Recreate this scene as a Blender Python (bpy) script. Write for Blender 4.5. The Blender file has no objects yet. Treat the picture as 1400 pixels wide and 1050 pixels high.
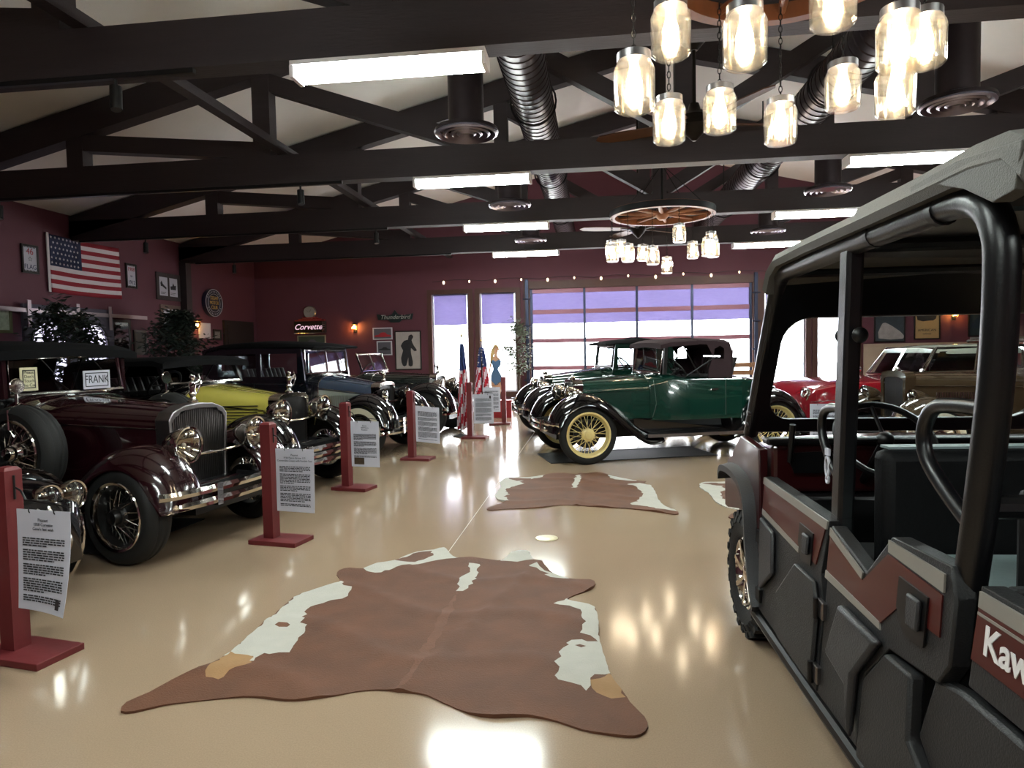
import bpy, bmesh, math, random
from math import sin, cos, pi, radians as R
from mathutils import Vector as V, Matrix
from mathutils.geometry import delaunay_2d_cdt, tessellate_polygon
random.seed(7)
C = bpy.context.scene.collection
# ------------------------------------------------------------------ mesh helpers
def sm(pts, n=4, closed=False):
    P = [V(p) for p in pts]; N = len(P); out = []
    for i in range(N if closed else N-1):
        if closed: a, b, c, d = P[i-1], P[i], P[(i+1) % N], P[(i+2) % N]
        else: a, b, c, d = P[max(i-1, 0)], P[i], P[i+1], P[min(i+2, N-1)]
        for k in range(n):
            t = k/n
            out.append(0.5*((2*b)+(c-a)*t+(2*a-5*b+4*c-d)*t*t+(3*b-a-3*c+d)*t**3))
    if not closed: out.append(P[-1])
    return [tuple(p) for p in out]
class MB:
    def __init__(s): s.v = []; s.f = []; s.m = []; s.k = 0
    def add(s, vs, fs):
        b = len(s.v); s.v += [tuple(x) for x in vs]
        for f in fs: s.f.append(tuple(b+i for i in f)); s.m.append(s.k)
        return s
    def box(s, x0, x1, y0, y1, z0, z1):
        vs = [(x, y, z) for z in (z0, z1) for y in (y0, y1) for x in (x0, x1)]
        return s.add(vs, [(0, 2, 3, 1), (4, 5, 7, 6), (0, 1, 5, 4), (2, 6, 7, 3), (0, 4, 6, 2), (1, 3, 7, 5)])
    def beam(s, a, b, w, h, up=(0, 0, 1)):
        a, b = V(a), V(b); d = (b-a).normalized(); u = V(up); r = d.cross(u)
        if r.length < 1e-5: r = d.cross(V((1, 0, 0)))
        r.normalize(); u = r.cross(d)
        vs = []
        for p in (a, b):
            for i, j in ((-1, -1), (1, -1), (1, 1), (-1, 1)): vs.append(p+r*w/2*i+u*h/2*j)
        return s.add(vs, [(3, 2, 1, 0), (4, 5, 6, 7), (0, 1, 5, 4), (1, 2, 6, 5), (2, 3, 7, 6), (3, 0, 4, 7)])
    def sweep(s, path, prof, up=(0, 0, 1), closed=False, caps=True, pclosed=True):
        P = [V(p) for p in path]; N = len(P); n = len(prof); b = len(s.v); u0 = V(up)
        for i, p in enumerate(P):
            if closed: d = P[(i+1) % N]-P[i-1]
            else: d = P[min(i+1, N-1)]-P[max(i-1, 0)]
            d.normalize(); r = d.cross(u0)
            if r.length < 1e-4: r = d.cross(V((1, 0, 0))) if abs(d.x) < .9 else d.cross(V((0, 1, 0)))
            r.normalize(); u = r.cross(d)
            for q in prof: s.v.append(tuple(p+r*q[0]+u*q[1]))
        for i in range(N if closed else N-1):
            for j in range(n if pclosed else n-1):
                a = b+i*n; c = b+((i+1) % N)*n; j2 = (j+1) % n
                s.f.append((a+j, a+j2, c+j2, c+j)); s.m.append(s.k)
        if caps and not closed and pclosed:
            s.f.append(tuple(b+j for j in reversed(range(n)))); s.f.append(tuple(b+(N-1)*n+j for j in range(n))); s.m += [s.k, s.k]
        return s
    def tube(s, path, r, n=8, closed=False):
        P = [V(p) for p in path]; N = len(P); b = len(s.v); ref = None
        for i, p in enumerate(P):
            if closed: d = P[(i+1) % N]-P[i-1]
            else: d = P[min(i+1, N-1)]-P[max(i-1, 0)]
            d.normalize()
            if ref is None:
                ref = d.orthogonal().normalized()
            ref = (ref-d*ref.dot(d)); ref.normalize(); w = d.cross(ref)
            rr = r[i] if isinstance(r, (list, tuple)) else r
            for k in range(n): s.v.append(tuple(p+ref*cos(2*pi*k/n)*rr+w*sin(2*pi*k/n)*rr))
        for i in range(N if closed else N-1):
            for j in range(n):
                a = b+i*n; c = b+((i+1) % N)*n; j2 = (j+1) % n
                s.f.append((a+j, a+j2, c+j2, c+j)); s.m.append(s.k)
        if not closed:
            s.f.append(tuple(b+j for j in reversed(range(n)))); s.f.append(tuple(b+(N-1)*n+j for j in range(n))); s.m += [s.k, s.k]
        return s
    def lathe(s, prof, n=24, o=(0, 0, 0), ax='z', arc=None):
        b = len(s.v); m = len(prof)
        for k in range(n):
            a = 2*pi*k/n
            for (r, h) in prof:
                c, d = r*cos(a), r*sin(a)
                p = {'z': (c, d, h), 'y': (d, h, c), 'x': (h, c, d)}[ax]
                s.v.append((p[0]+o[0], p[1]+o[1], p[2]+o[2]))
        for k in range(n):
            for j in range(m-1):
                a, c = b+k*m, b+((k+1) % n)*m
                s.f.append((a+j, c+j, c+j+1, a+j+1)); s.m.append(s.k)
        return s
    def cyl(s, a, b, r, n=12, r2=None): return s.tube([a, b], [r, r if r2 is None else r2], n)
    def ball(s, o, r, sx=1, sy=1, sz=1, n=14, m=8):
        vs = [(o[0], o[1], o[2]+r*sz)]; fs = []
        for i in range(1, m):
            t = pi*i/m
            for k in range(n): vs.append((o[0]+r*sx*sin(t)*cos(2*pi*k/n), o[1]+r*sy*sin(t)*sin(2*pi*k/n), o[2]+r*sz*cos(t)))
        vs.append((o[0], o[1], o[2]-r*sz)); L = len(vs)-1
        for k in range(n):
            fs.append((0, 1+k, 1+(k+1) % n)); fs.append((L, 1+(m-2)*n+(k+1) % n, 1+(m-2)*n+k))
            for i in range(m-2): fs.append((1+i*n+k, 1+(i+1)*n+k, 1+(i+1)*n+(k+1) % n, 1+i*n+(k+1) % n))
        return s.add(vs, fs)
    def loft(s, rings, caps=True, closed=True):
        b = len(s.v); n = len(rings[0])
        for r in rings: s.v += [tuple(p) for p in r]
        for i in range(len(rings)-1):
            for j in range(n if closed else n-1):
                a, c = b+i*n, b+(i+1)*n; j2 = (j+1) % n
                s.f.append((a+j, a+j2, c+j2, c+j)); s.m.append(s.k)
        if caps and closed:
            s.f.append(tuple(b+j for j in reversed(range(n)))); s.f.append(tuple(b+(len(rings)-1)*n+j for j in range(n))); s.m += [s.k, s.k]
        return s
    def plate(s, outer, holes, fn0, fn1):
        """polygon with holes, 2D points mapped by fn0 (one face) and fn1 (the other)"""
        loops = [outer]+list(holes)
        tri = tessellate_polygon([[V((p[0], p[1], 0)) for p in l] for l in loops])
        flat = [p for l in loops for p in l]; n = len(flat)
        vs = [fn0(*p) for p in flat]+[fn1(*p) for p in flat]; fs = []
        for t in tri: fs.append(tuple(t)); fs.append(tuple(n+i for i in reversed(t)))
        o = 0
        for l in loops:
            for i in range(len(l)):
                a, c = o+i, o+(i+1) % len(l); fs.append((a, c, n+c, n+a))
            o += len(l)
        return s.add(vs, fs)
    def build(s, name, mat, parent=None, ang=35, label=None, bevel=0, **kw):
        me = bpy.data.meshes.new(name); me.from_pydata(s.v, [], s.f)
        for m in (mat if isinstance(mat, (list, tuple)) else [mat]): me.materials.append(m)
        bm = bmesh.new(); bm.from_mesh(me)
        for f, k in zip(bm.faces, s.m): f.material_index = k
        bmesh.ops.recalc_face_normals(bm, faces=bm.faces)
        for f in bm.faces: f.smooth = ang > 0
        bm.to_mesh(me); bm.free()
        if ang > 0: me.set_sharp_from_angle(angle=R(ang))
        o = bpy.data.objects.new(name, me); C.objects.link(o)
        if parent is not None: o.parent = parent
        if bevel:
            b = o.modifiers.new('Bevel', 'BEVEL'); b.width = bevel; b.segments = 2; b.limit_method = 'ANGLE'; b.angle_limit = R(40)
        if label: o['label'] = label
        for k, v in kw.items(): o[k] = v
        return o
def thing(name, label, cat, loc=(0, 0, 0), rz=0, group=None):
    o = bpy.data.objects.new(name, None); C.objects.link(o); o.location = loc; o.rotation_euler = (0, 0, rz)
    o.empty_display_size = .1; o['label'] = label; o['category'] = cat
    if group: o['group'] = group
    return o
def tag(o, label, cat, group=None):
    o['label'] = label; o['category'] = cat
    if group: o['group'] = group
    return o
def dup(root, loc, rz=0, label=None):
    r = root.copy(); C.objects.link(r); r.location = loc; r.rotation_euler = (0, 0, rz)
    if label: r['label'] = label
    def rec(a, b):
        for ch in list(a.children):
            c = ch.copy(); C.objects.link(c); c.parent = b; rec(ch, c)
    rec(root, r)
    return r
def struct(name, mb, mat, ang=0, **k): return mb.build(name, mat, None, ang, kind='structure', **k)
def text(s, size, mat, parent, loc, rot=(pi/2, 0, 0), name='lettering', ext=.002, al='CENTER', sx=1, shear=0, bold=0):
    cu = bpy.data.curves.new(name, 'FONT'); cu.body = s; cu.size = size; cu.extrude = ext; cu.align_x = al; cu.align_y = 'CENTER'; cu.shear = shear; cu.offset = bold
    t = bpy.data.objects.new('tmp', cu); C.objects.link(t)
    bpy.context.view_layer.update()
    me = bpy.data.meshes.new_from_object(t.evaluated_get(bpy.context.evaluated_depsgraph_get())); bpy.data.objects.remove(t)
    me.name = name; me.materials.clear(); me.materials.append(mat)
    o = bpy.data.objects.new(name, me); C.objects.link(o); o.parent = parent; o.location = loc; o.rotation_euler = rot; o.scale = (sx, 1, 1)
    return o
# ------------------------------------------------------------------ materials
def lin(h):
    h = h.lstrip('#'); o = []
    for i in (0, 2, 4):
        c = int(h[i:i+2], 16)/255; o.append(c/12.92 if c <= .04045 else ((c+.055)/1.055)**2.4)
    return o
MATS = {}
def pm(name, col, rough=.5, metal=0, var=.15, scale=8, bump=0, coat=0, spec=.5, bscale=None, trans=0, stretch=None, sheen=0):
    if name in MATS: return MATS[name]
    m = bpy.data.materials.new(name); m.use_nodes = True; nt = m.node_tree; b = nt.nodes['Principled BSDF']
    c = lin(col)
    tc = nt.nodes.new('ShaderNodeTexCoord'); n = nt.nodes.new('ShaderNodeTexNoise'); n.inputs['Scale'].default_value = scale; n.inputs['Detail'].default_value = 5
    src = tc.outputs['Object']
    if stretch:
        mp = nt.nodes.new('ShaderNodeMapping'); mp.inputs['Scale'].default_value = stretch; nt.links.new(src, mp.inputs[0]); src = mp.outputs[0]
    nt.links.new(src, n.inputs['Vector'])
    mx = nt.nodes.new('ShaderNodeMix'); mx.data_type = 'RGBA'
    mx.inputs[6].default_value = [x*(1-var) for x in c]+[1]; mx.inputs[7].default_value = [min(1, x*(1+var)) for x in c]+[1]
    nt.links.new(n.outputs['Fac'], mx.inputs[0]); nt.links.new(mx.outputs[2], b.inputs['Base Color'])
    b.inputs['Roughness'].default_value = rough; b.inputs['Metallic'].default_value = metal
    b.inputs['Specular IOR Level'].default_value = spec; b.inputs['Coat Weight'].default_value = coat; b.inputs['Coat Roughness'].default_value = .04
    if sheen: b.inputs['Sheen Weight'].default_value = sheen
    if bump:
        n2 = nt.nodes.new('ShaderNodeTexNoise'); n2.inputs['Scale'].default_value = bscale or scale*4; n2.inputs['Detail'].default_value = 6; nt.links.new(src, n2.inputs['Vector'])
        bp = nt.nodes.new('ShaderNodeBump'); bp.inputs['Strength'].default_value = bump; bp.inputs['Distance'].default_value = .01
        nt.links.new(n2.outputs['Fac'], bp.inputs['Height']); nt.links.new(bp.outputs[0], b.inputs['Normal'])
    MATS[name] = m; return m
def emit(name, col, s, var=0):
    m = bpy.data.materials.new(name); m.use_nodes = True; nt = m.node_tree; nt.nodes.clear()
    e = nt.nodes.new('ShaderNodeEmission'); e.inputs[0].default_value = lin(col)+[1]; e.inputs[1].default_value = s
    o = nt.nodes.new('ShaderNodeOutputMaterial'); nt.links.new(e.outputs[0], o.inputs[0]); return m
def glass(name, tint='#ffffff', refl=.06, rough=.02, edge=True):
    m = bpy.data.materials.new(name); m.use_nodes = True; nt = m.node_tree; nt.nodes.clear()
    t = nt.nodes.new('ShaderNodeBsdfTransparent'); t.inputs[0].default_value = lin(tint)+[1]
    g = nt.nodes.new('ShaderNodeBsdfGlossy'); g.inputs['Roughness'].default_value = rough
    lw = nt.nodes.new('ShaderNodeLayerWeight'); lw.inputs[0].default_value = .5
    pw = nt.nodes.new('ShaderNodeMath'); pw.operation = 'POWER'; pw.inputs[1].default_value = 5; nt.links.new(lw.outputs['Facing'], pw.inputs[0])
    ad = nt.nodes.new('ShaderNodeMath'); ad.operation = 'MULTIPLY_ADD'; ad.inputs[1].default_value = .9; ad.inputs[2].default_value = refl; ad.use_clamp = True
    nt.links.new(pw.outputs[0], ad.inputs[0])
    mx = nt.nodes.new('ShaderNodeMixShader'); nt.links.new(ad.outputs[0], mx.inputs[0]); nt.links.new(t.outputs[0], mx.inputs[1]); nt.links.new(g.outputs[0], mx.inputs[2])
    o = nt.nodes.new('ShaderNodeOutputMaterial'); nt.links.new(mx.outputs[0], o.inputs[0]); return m
def frost(name, tint, amt, refl=.1):
    m = glass(name, tint, refl, .15); nt = m.node_tree; o = [x for x in nt.nodes if x.type == 'OUTPUT_MATERIAL'][0]; src = o.inputs[0].links[0].from_socket
    t = nt.nodes.new('ShaderNodeBsdfTranslucent'); t.inputs[0].default_value = lin(tint)+[1]
    tc = nt.nodes.new('ShaderNodeTexCoord'); n = nt.nodes.new('ShaderNodeTexNoise'); n.inputs['Scale'].default_value = 45; nt.links.new(tc.outputs['Object'], n.inputs['Vector'])
    mr = nt.nodes.new('ShaderNodeMapRange'); mr.inputs[1].default_value = .35; mr.inputs[2].default_value = .65; mr.inputs[3].default_value = amt*.4; mr.inputs[4].default_value = amt*1.6; nt.links.new(n.outputs['Fac'], mr.inputs[0])
    mx = nt.nodes.new('ShaderNodeMixShader'); nt.links.new(mr.outputs[0], mx.inputs[0]); nt.links.new(src, mx.inputs[1]); nt.links.new(t.outputs[0], mx.inputs[2]); nt.links.new(mx.outputs[0], o.inputs[0]); return m
def shade_mat():
    m = bpy.data.materials.new('window shade mesh'); m.use_nodes = True; nt = m.node_tree; nt.nodes.clear()
    tr = nt.nodes.new('ShaderNodeBsdfTransparent'); tl = nt.nodes.new('ShaderNodeBsdfTranslucent'); df = nt.nodes.new('ShaderNodeBsdfDiffuse')
    tc = nt.nodes.new('ShaderNodeTexCoord'); n = nt.nodes.new('ShaderNodeTexNoise'); n.inputs['Scale'].default_value = 9; n.inputs['Detail'].default_value = 8
    mp = nt.nodes.new('ShaderNodeMapping'); mp.inputs['Scale'].default_value = (1, 1, 5); nt.links.new(tc.outputs['Object'], mp.inputs[0]); nt.links.new(mp.outputs[0], n.inputs['Vector'])
    cr = nt.nodes.new('ShaderNodeValToRGB'); cr.color_ramp.elements[0].position = .3; cr.color_ramp.elements[1].position = .7
    cr.color_ramp.elements[0].color = (.205, .185, .29, 1); cr.color_ramp.elements[1].color = (.265, .24, .345, 1)
    nt.links.new(n.outputs['Fac'], cr.inputs[0]); nt.links.new(cr.outputs[0], tr.inputs[0]); nt.links.new(cr.outputs[0], tl.inputs[0]); df.inputs[0].default_value = (.2, .19, .26, 1)
    a = nt.nodes.new('ShaderNodeMixShader'); a.inputs[0].default_value = .5; nt.links.new(tl.outputs[0], a.inputs[1]); nt.links.new(df.outputs[0], a.inputs[2])
    b = nt.nodes.new('ShaderNodeMixShader'); b.inputs[0].default_value = .6; nt.links.new(tr.outputs[0], b.inputs[1]); nt.links.new(a.outputs[0], b.inputs[2])
    o = nt.nodes.new('ShaderNodeOutputMaterial'); nt.links.new(b.outputs[0], o.inputs[0]); return m
wood_dark = pm('dark stained timber', '#2a2023', .62, var=.3, scale=3, bump=.25, bscale=14, stretch=(.6, 5, 5))
ceil_m = pm('cream ceiling plaster', '#f7f3ee', .95, var=.08, scale=1.2, bump=.25, bscale=60)
wall_m = pm('burgundy wall paint', '#5a2e3b', .7, var=.1, scale=1.5, bump=.12, bscale=40)
trimw = pm('brown window timber', '#4a2a22', .55, var=.25, scale=4, bump=.1)
black = pm('satin black metal', '#0d0c0e', .4, .2, var=.2, scale=12)
blackp = pm('gloss black paint', '#060507', .12, 0, coat=1, var=.1)
chrome = pm('chrome', '#d6d2cc', .08, 1, var=.04)
steel = pm('dull steel', '#8a8687', .35, 1, var=.12, scale=20)
ductm = pm('dark galvanised duct', '#3c3436', .33, .9, var=.25, scale=6)
rubber = pm('tyre rubber', '#080809', .75, var=.25, scale=30, bump=.2)
canvas_b = pm('black canvas', '#070709', .9, var=.25, scale=60, bump=.3, spec=.12)
canvas_br = pm('brown canvas', '#33262a', .9, spec=.2, var=.2, scale=60, bump=.3)
leather = pm('dark leather', '#120e10', .5, var=.25, scale=20, bump=.2)
postred = pm('barn red painted wood', '#5d171b', .6, var=.2, scale=6, bump=.15)
paper = pm('white paper', '#b9b9c6', .75, var=.03)
ink = pm('printed black ink', '#1c1b20', .8, var=.1)
glass_c = glass('clear glass', '#f4f7f8', .05)
glass_d = glass('window glass', '#ffffff', .04)
lensm = glass('headlamp lens', '#e6e2d8', .16, .08)
white_p = pm('white paint', '#d9d4d6', .6, var=.05)
cream = pm('cream enamel', '#d8c98a', .3, coat=.5, var=.06)
# ------------------------------------------------------------------ room
XL, XR, YB, YF, XC = -9.2, 11.3, 17.7, -6.0, 1.05
ZW = 4.03; SL = .24
def zc(x): return ZW+SL*(x-XL if x < XC else XR-x)
def floor_mat():
    m = pm('polished epoxy floor', '#9c8670', .13, var=.05, scale=1.3, bump=.015, bscale=7, coat=0, spec=.5)
    nt = m.node_tree; b = nt.nodes['Principled BSDF']
    # fine speckle
    n = nt.nodes.new('ShaderNodeTexNoise'); n.inputs['Scale'].default_value = 160; n.inputs['Detail'].default_value = 3
    tc = [x for x in nt.nodes if x.type == 'TEX_COORD'][0]; nt.links.new(tc.outputs['Object'], n.inputs['Vector'])
    mr = nt.nodes.new('ShaderNodeMapRange'); mr.inputs[1].default_value = .3; mr.inputs[2].default_value = .7; mr.inputs[3].default_value = .9; mr.inputs[4].default_value = 1.06
    nt.links.new(n.outputs['Fac'], mr.inputs[0])
    old = b.inputs['Base Color'].links[0].from_socket
    mul = nt.nodes.new('ShaderNodeMix'); mul.data_type = 'RGBA'; mul.blend_type = 'MULTIPLY'; mul.inputs[0].default_value = 1
    nt.links.new(old, mul.inputs[6]); nt.links.new(mr.outputs[0], mul.inputs[7]); nt.links.new(mul.outputs[2], b.inputs['Base Color'])
    b.inputs['Coat Roughness'].default_value = .06
    return m
struct('floor', MB().box(XL-.2, XR+.2, YF-.2, YB+.2, -.1, 0), floor_mat())
m = MB()
m.add([(XL, YF, zc(XL)), (XC, YF, zc(XC)), (XR, YF, zc(XR)), (XL, YB, zc(XL)), (XC, YB, zc(XC)), (XR, YB, zc(XR)),
       (XL, YF, 7), (XC, YF, 7), (XR, YF, 7), (XL, YB, 7), (XC, YB, 7), (XR, YB, 7)],
      [(0, 1, 4, 3), (1, 2, 5, 4), (6, 9, 10, 7), (7, 10, 11, 8), (0, 3, 9, 6), (2, 8, 11, 5)])
struct('ceiling', m, ceil_m)
struct('wall_left', MB().box(XL-.2, XL, YF, YB+.2, 0, ZW), wall_m)
struct('wall_right', MB().box(XR, XR+.2, YF, YB+.2, 0, ZW), wall_m)
gable = [(XL, 0), (XR, 0), (XR, zc(XR)), (XC, zc(XC)), (XL, zc(XL))]
rect = lambda a, b, c, d: [(a, c), (b, c), (b, d), (a, d)]
WIN = [(-4.27, -3.29, .4, 3.0), (-2.99, -2.03, .4, 3.0), (4.2, 5.2, .4, 3.0), (5.47, 6.4, .4, 3.0)]
DOOR = (-1.66, 3.92, 0.004, 3.06)
struct('wall_back', MB().plate(gable, [rect(*w) for w in WIN]+[rect(*DOOR)], lambda x, z: (x, YB, z), lambda x, z: (x, YB+.2, z)), wall_m)
struct('wall_front', MB().plate(gable, [], lambda x, z: (x, YF, z), lambda x, z: (x, YF-.2, z)), wall_m)
struct('baseboard_back', MB().box(XL+.02, WIN[0][0]-.14, YB-.02, YB-.001, 0, .14).box(WIN[3][1]+.14, XR-.02, YB-.02, YB-.001, 0, .14), trimw)
struct('baseboard_left', MB().box(XL+.001, XL+.02, 4, 15.9, 0, .14), trimw)
struct('trim_1', MB().box(XL+.001, XL+.16, 14.3, 14.5, 0, 3.6), wood_dark)
# floor joint
struct('floor_joint', MB().box(-1.111, -1.105, 4.8, 12.5, 0.0003, .0012), pm('joint filler', '#c4b9aa', .3))
lavshade = shade_mat()
for i, (a, b, c, d) in enumerate(WIN):
    w = MB(); t = .07
    w.plate(rect(a-.12, b+.12, c-.12, d+.12), [rect(a, b, c, d)], lambda x, z: (x, YB-.03, z), lambda x, z: (x, YB-.001, z))
    fr = struct('window_%d' % (i+1), w, trimw)
    MB().plate(rect(a, b, c, d), [rect(a+.04, b-.04, c+.04, d-.04)], lambda x, z: (x, YB+.05, z), lambda x, z: (x, YB+.09, z)).build('sash', pm('white sash', '#b9bcc8', .5), fr)
    MB().box(a+.04, b-.04, YB+.065, YB+.072, c+.04, d-.04).build('pane', glass_d, fr, 0)
    MB().box(a+.05, b-.05, YB+.03, YB+.034, 2.2, d-.005).box(a+.05, b-.05, YB+.026, YB+.038, 2.18, 2.2).build('roller_shade', lavshade, fr, 0)
# overhead glass door
a, b, c, d = DOOR
dr = struct('door_1', MB().plate(rect(a-.16, b+.16, 0, d+.2), [rect(a, b, -.001+.002, d)], lambda x, z: (x, YB-.05, z), lambda x, z: (x, YB-.001, z)), trimw)
mb = MB(); bluem = pm('dark blue aluminium', '#2a3148', .4, .5, var=.1)
for x in (a, -.284, 1.05, 2.43, b-.06): mb.box(x, x+.06, YB+.04, YB+.1, .004, d)
mb.build('stile', bluem, dr, 0)
mb = MB()
for z in (.004, .95, 1.66, 2.41, d-.11): mb.box(a+.06, b-.06, YB+.045, YB+.095, z, z+.11)
mb.build('rail', pm('mauve aluminium rail', '#8a5a68', .45, .3, var=.1), dr, 0)
MB().box(a+.06, b-.06, YB+.145, YB+.15, .02, d-.02).build('pane', glass_d, dr, 0)
MB().box(a+.03, b-.03, YB+.13, YB+.134, 2.16, d-.01).build('roller_shade', lavshade, dr, 0)
for x in (a-.07, b+.07):
    g = MB().box(x-.04, x+.04, YB-.12, YB-.05, 0, 3.3)
    for z in (.7, 1.4, 2.1, 2.8): g.cyl((x-.1, YB-.13, z), (x+.1, YB-.13, z), .018, 6)
    g.build('track', bluem, dr)
struct('door_2', MB().box(XL+.001, XL+.06, 16.0, 17.45, 0, 2.38).box(XL+.06, XL+.075, 16.12, 17.33, .1, 2.27), pm('dark brown door', '#1c1416', .6, var=.2))
struct('trim_2', MB().box(6.56, 11.2, YB-.03, YB-.001, .14, 1.47), pm('pale wood wainscot', '#b09a88', .6, var=.15, scale=5))
# outside ground so daylight has something to stand on
struct('ground_outside', MB().box(-25, 30, YB+.25, YB+40, -.2, -.05), pm('pale concrete apron', '#d9d6d2', .9, var=.05))
# ------------------------------------------------------------------ roof trusses
ZB = 3.58
posts = [XC-7.55, XC-5.05, XC-2.52, XC, XC+2.52, XC+5.05, XC+7.55]
def topz(x): return zc(x)-.40
def truss(Y, label):
    t = thing('roof_truss', label, 'roof truss', (0, Y, 0), 0, 'timber roof trusses')
    MB().box(XL+.02, XR-.02, -.1, .1, ZB, ZB+.34).build('bottom_chord', wood_dark, t, 0)
    for s in (0, 1):
        x0, x1 = ((XL+.02, XC), (XC, XR-.02))[s]
        pr = [(x0, zc(x0)-.40), (x1, zc(x1)-.40), (x1, zc(x1)-.03), (x0, zc(x0)-.03)]
        MB().add([(x, y, z) for y in (-.1, .1) for x, z in pr], [(0, 1, 2, 3), (7, 6, 5, 4), (0, 4, 5, 1), (1, 5, 6, 2), (2, 6, 7, 3), (3, 7, 4, 0)]).build('top_chord', wood_dark, t, 0)
    for x in posts: MB().box(x-.11, x+.11, -.09, .09, ZB+.34, topz(x)+.05).build('post', wood_dark, t, 0)
    for i in (0, 1, 2):
        for sx in (-1, 1):
            xa, xb = XC+sx*(7.55-2.52*i), XC+sx*(7.55-2.52*(i+1))
            MB().beam((xa, 0, topz(xa)-.05), (xb-sx*-.1, 0, ZB+.42), .16, .2).build('web', wood_dark, t, 0)
    return t
TY = (-1.6, 1.6, 4.8, 8.1, 11.2, 14.4)
TL = ['dark timber roof truss across the ceiling well behind the viewer', 'dark timber roof truss directly overhead, out of the picture',
      'dark timber truss carrying the big near wagon-wheel lamp, lowest in view', 'dark timber truss behind the near wagon-wheel lamp, second from the viewer',
      'dark timber truss carrying the small far wagon-wheel lamp', 'last dark timber truss before the burgundy window wall']
for Y, l in zip(TY, TL):
    if Y > 1: truss(Y, l)
# longitudinal runners on the bottom chords
for x, l in ((-3.72, 'dark tee-shaped timber runner laid over the truss chords beside the flag wall'), (5.85, 'dark tee-shaped timber runner laid over the truss chords above the utility vehicle')):
    MB().box(x-.06, x+.06, 1.7, 17.6, ZB+.345, ZB+.38).box(x-.02, x+.02, 1.7, 17.6, ZB+.38, ZB+.46).build('ceiling_runner', wood_dark, None, 0, label=l, category='beam')
# fluorescent wraps
tubem = emit('fluorescent diffuser', '#f4fffa', 46)
fx = thing('ceiling_light', 'x', 'ceiling light', (0, 0, 0), 0, 'fluorescent lights under the trusses')
MB().box(-.7, .7, -.1, .1, -.03, 0).build('housing', white_p, fx, 0)
MB().loft([[(x, y, z) for y, z in ((.088, -.03), (.09, -.085), (.075, -.105), (.0, -.111), (-.075, -.105), (-.09, -.085), (-.088, -.03))] for x in (-.675, .675)]).build('diffuser', tubem, fx)
for x in (-.69, .69): MB().box(x-.015, x+.015, -.094, .094, -.113, -.03).build('end_cap', white_p, fx, 0)
FL = []
wh = {-1.6: 'behind the viewer', 1.6: 'just behind the first visible truss', 4.8: 'under the lowest truss in view', 8.1: 'under the second truss in view', 11.2: 'under the far wagon-wheel truss', 14.4: 'under the last truss'}
first = True
for Y in (-1.6, 1.6, 4.8, 8.1, 11.2, 14.4):
    for X, side in ((-1.42, 'over the aisle'), (3.5, 'on the utility vehicle side')):
        lb = 'long fluorescent light %s, %s' % (wh[Y], side)
        zz = ZB-.004
        if first: fx.location = (X, Y, zz); fx['label'] = lb; first = False
        else: dup(fx, (X, Y, zz), 0, lb)
# spiral ducts with round diffusers
for X, sx, l in ((-.66, -1, 'dark spiral duct running lengthwise above the aisle'), (2.60, 1, 'dark spiral duct running lengthwise above the green roadster')):
    t = thing('air_duct', l, 'air duct', (X, 0, 4.32)); n = 260; mb = MB()
    prof = []
    y = .5
    while y < 16.8:
        prof += [(.225, y), (.225, y+.10), (.233, y+.11), (.233, y+.125)]; y += .135
    mb.lathe([(.0, .5)]+prof+[(0, 16.8)], 28, ax='y').build('pipe', ductm, t, 25)
    for y in (1.9, 5.0, 7.9, 11.0, 14.2): MB().tube([(.26*cos(a), y, .26*sin(a)) for a in [2*pi*k/20 for k in range(20)]], .012, 5, True).cyl((.0, y, .25), (0, y, .9), .012, 5).build('hanger', black, t)
dv = None
DL = {6.35: 'closest to the viewer', 9.6: 'second along the duct', 12.75: 'third along the duct'}
for X, sx, side in ((-1.16, -1, 'beside the aisle lights'), (3.1, 1, 'above the open utility vehicle')):
    for Y in (3.2, 6.35, 9.6, 12.75):
        lb = 'round dark ceiling vent with ringed face %s, %s' % (side, DL.get(Y, 'over the viewer'))
        if dv is None:
            dv = thing('ceiling_vent', lb, 'ceiling vent', (X, Y, 3.5), 0, 'round diffusers hanging from the ducts')
            MB().lathe([(.0, .75), (.165, .75), (.165, .12), (.17, .10), (.29, .06), (.30, .03), (.27, .03), (.2, .09), (0, .09)], 32).build('drop_pipe', ductm, dv)
            mb = MB()
            for r in (.27, .2, .13, .07): mb.lathe([(r, .0), (r+.022, .012), (r-.005, .055), (r-.02, .05), (r, 0)], 32)
            mb.build('face_rings', pm('pale ring metal', '#8d8591', .3, .8, var=.1), dv)
            MB().cyl((0, 0, .02), (0, 0, .1), .035, 16).build('centre_cone', ductm, dv)
        else: dup(dv, (X, Y, 3.5), 0, lb)
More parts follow.
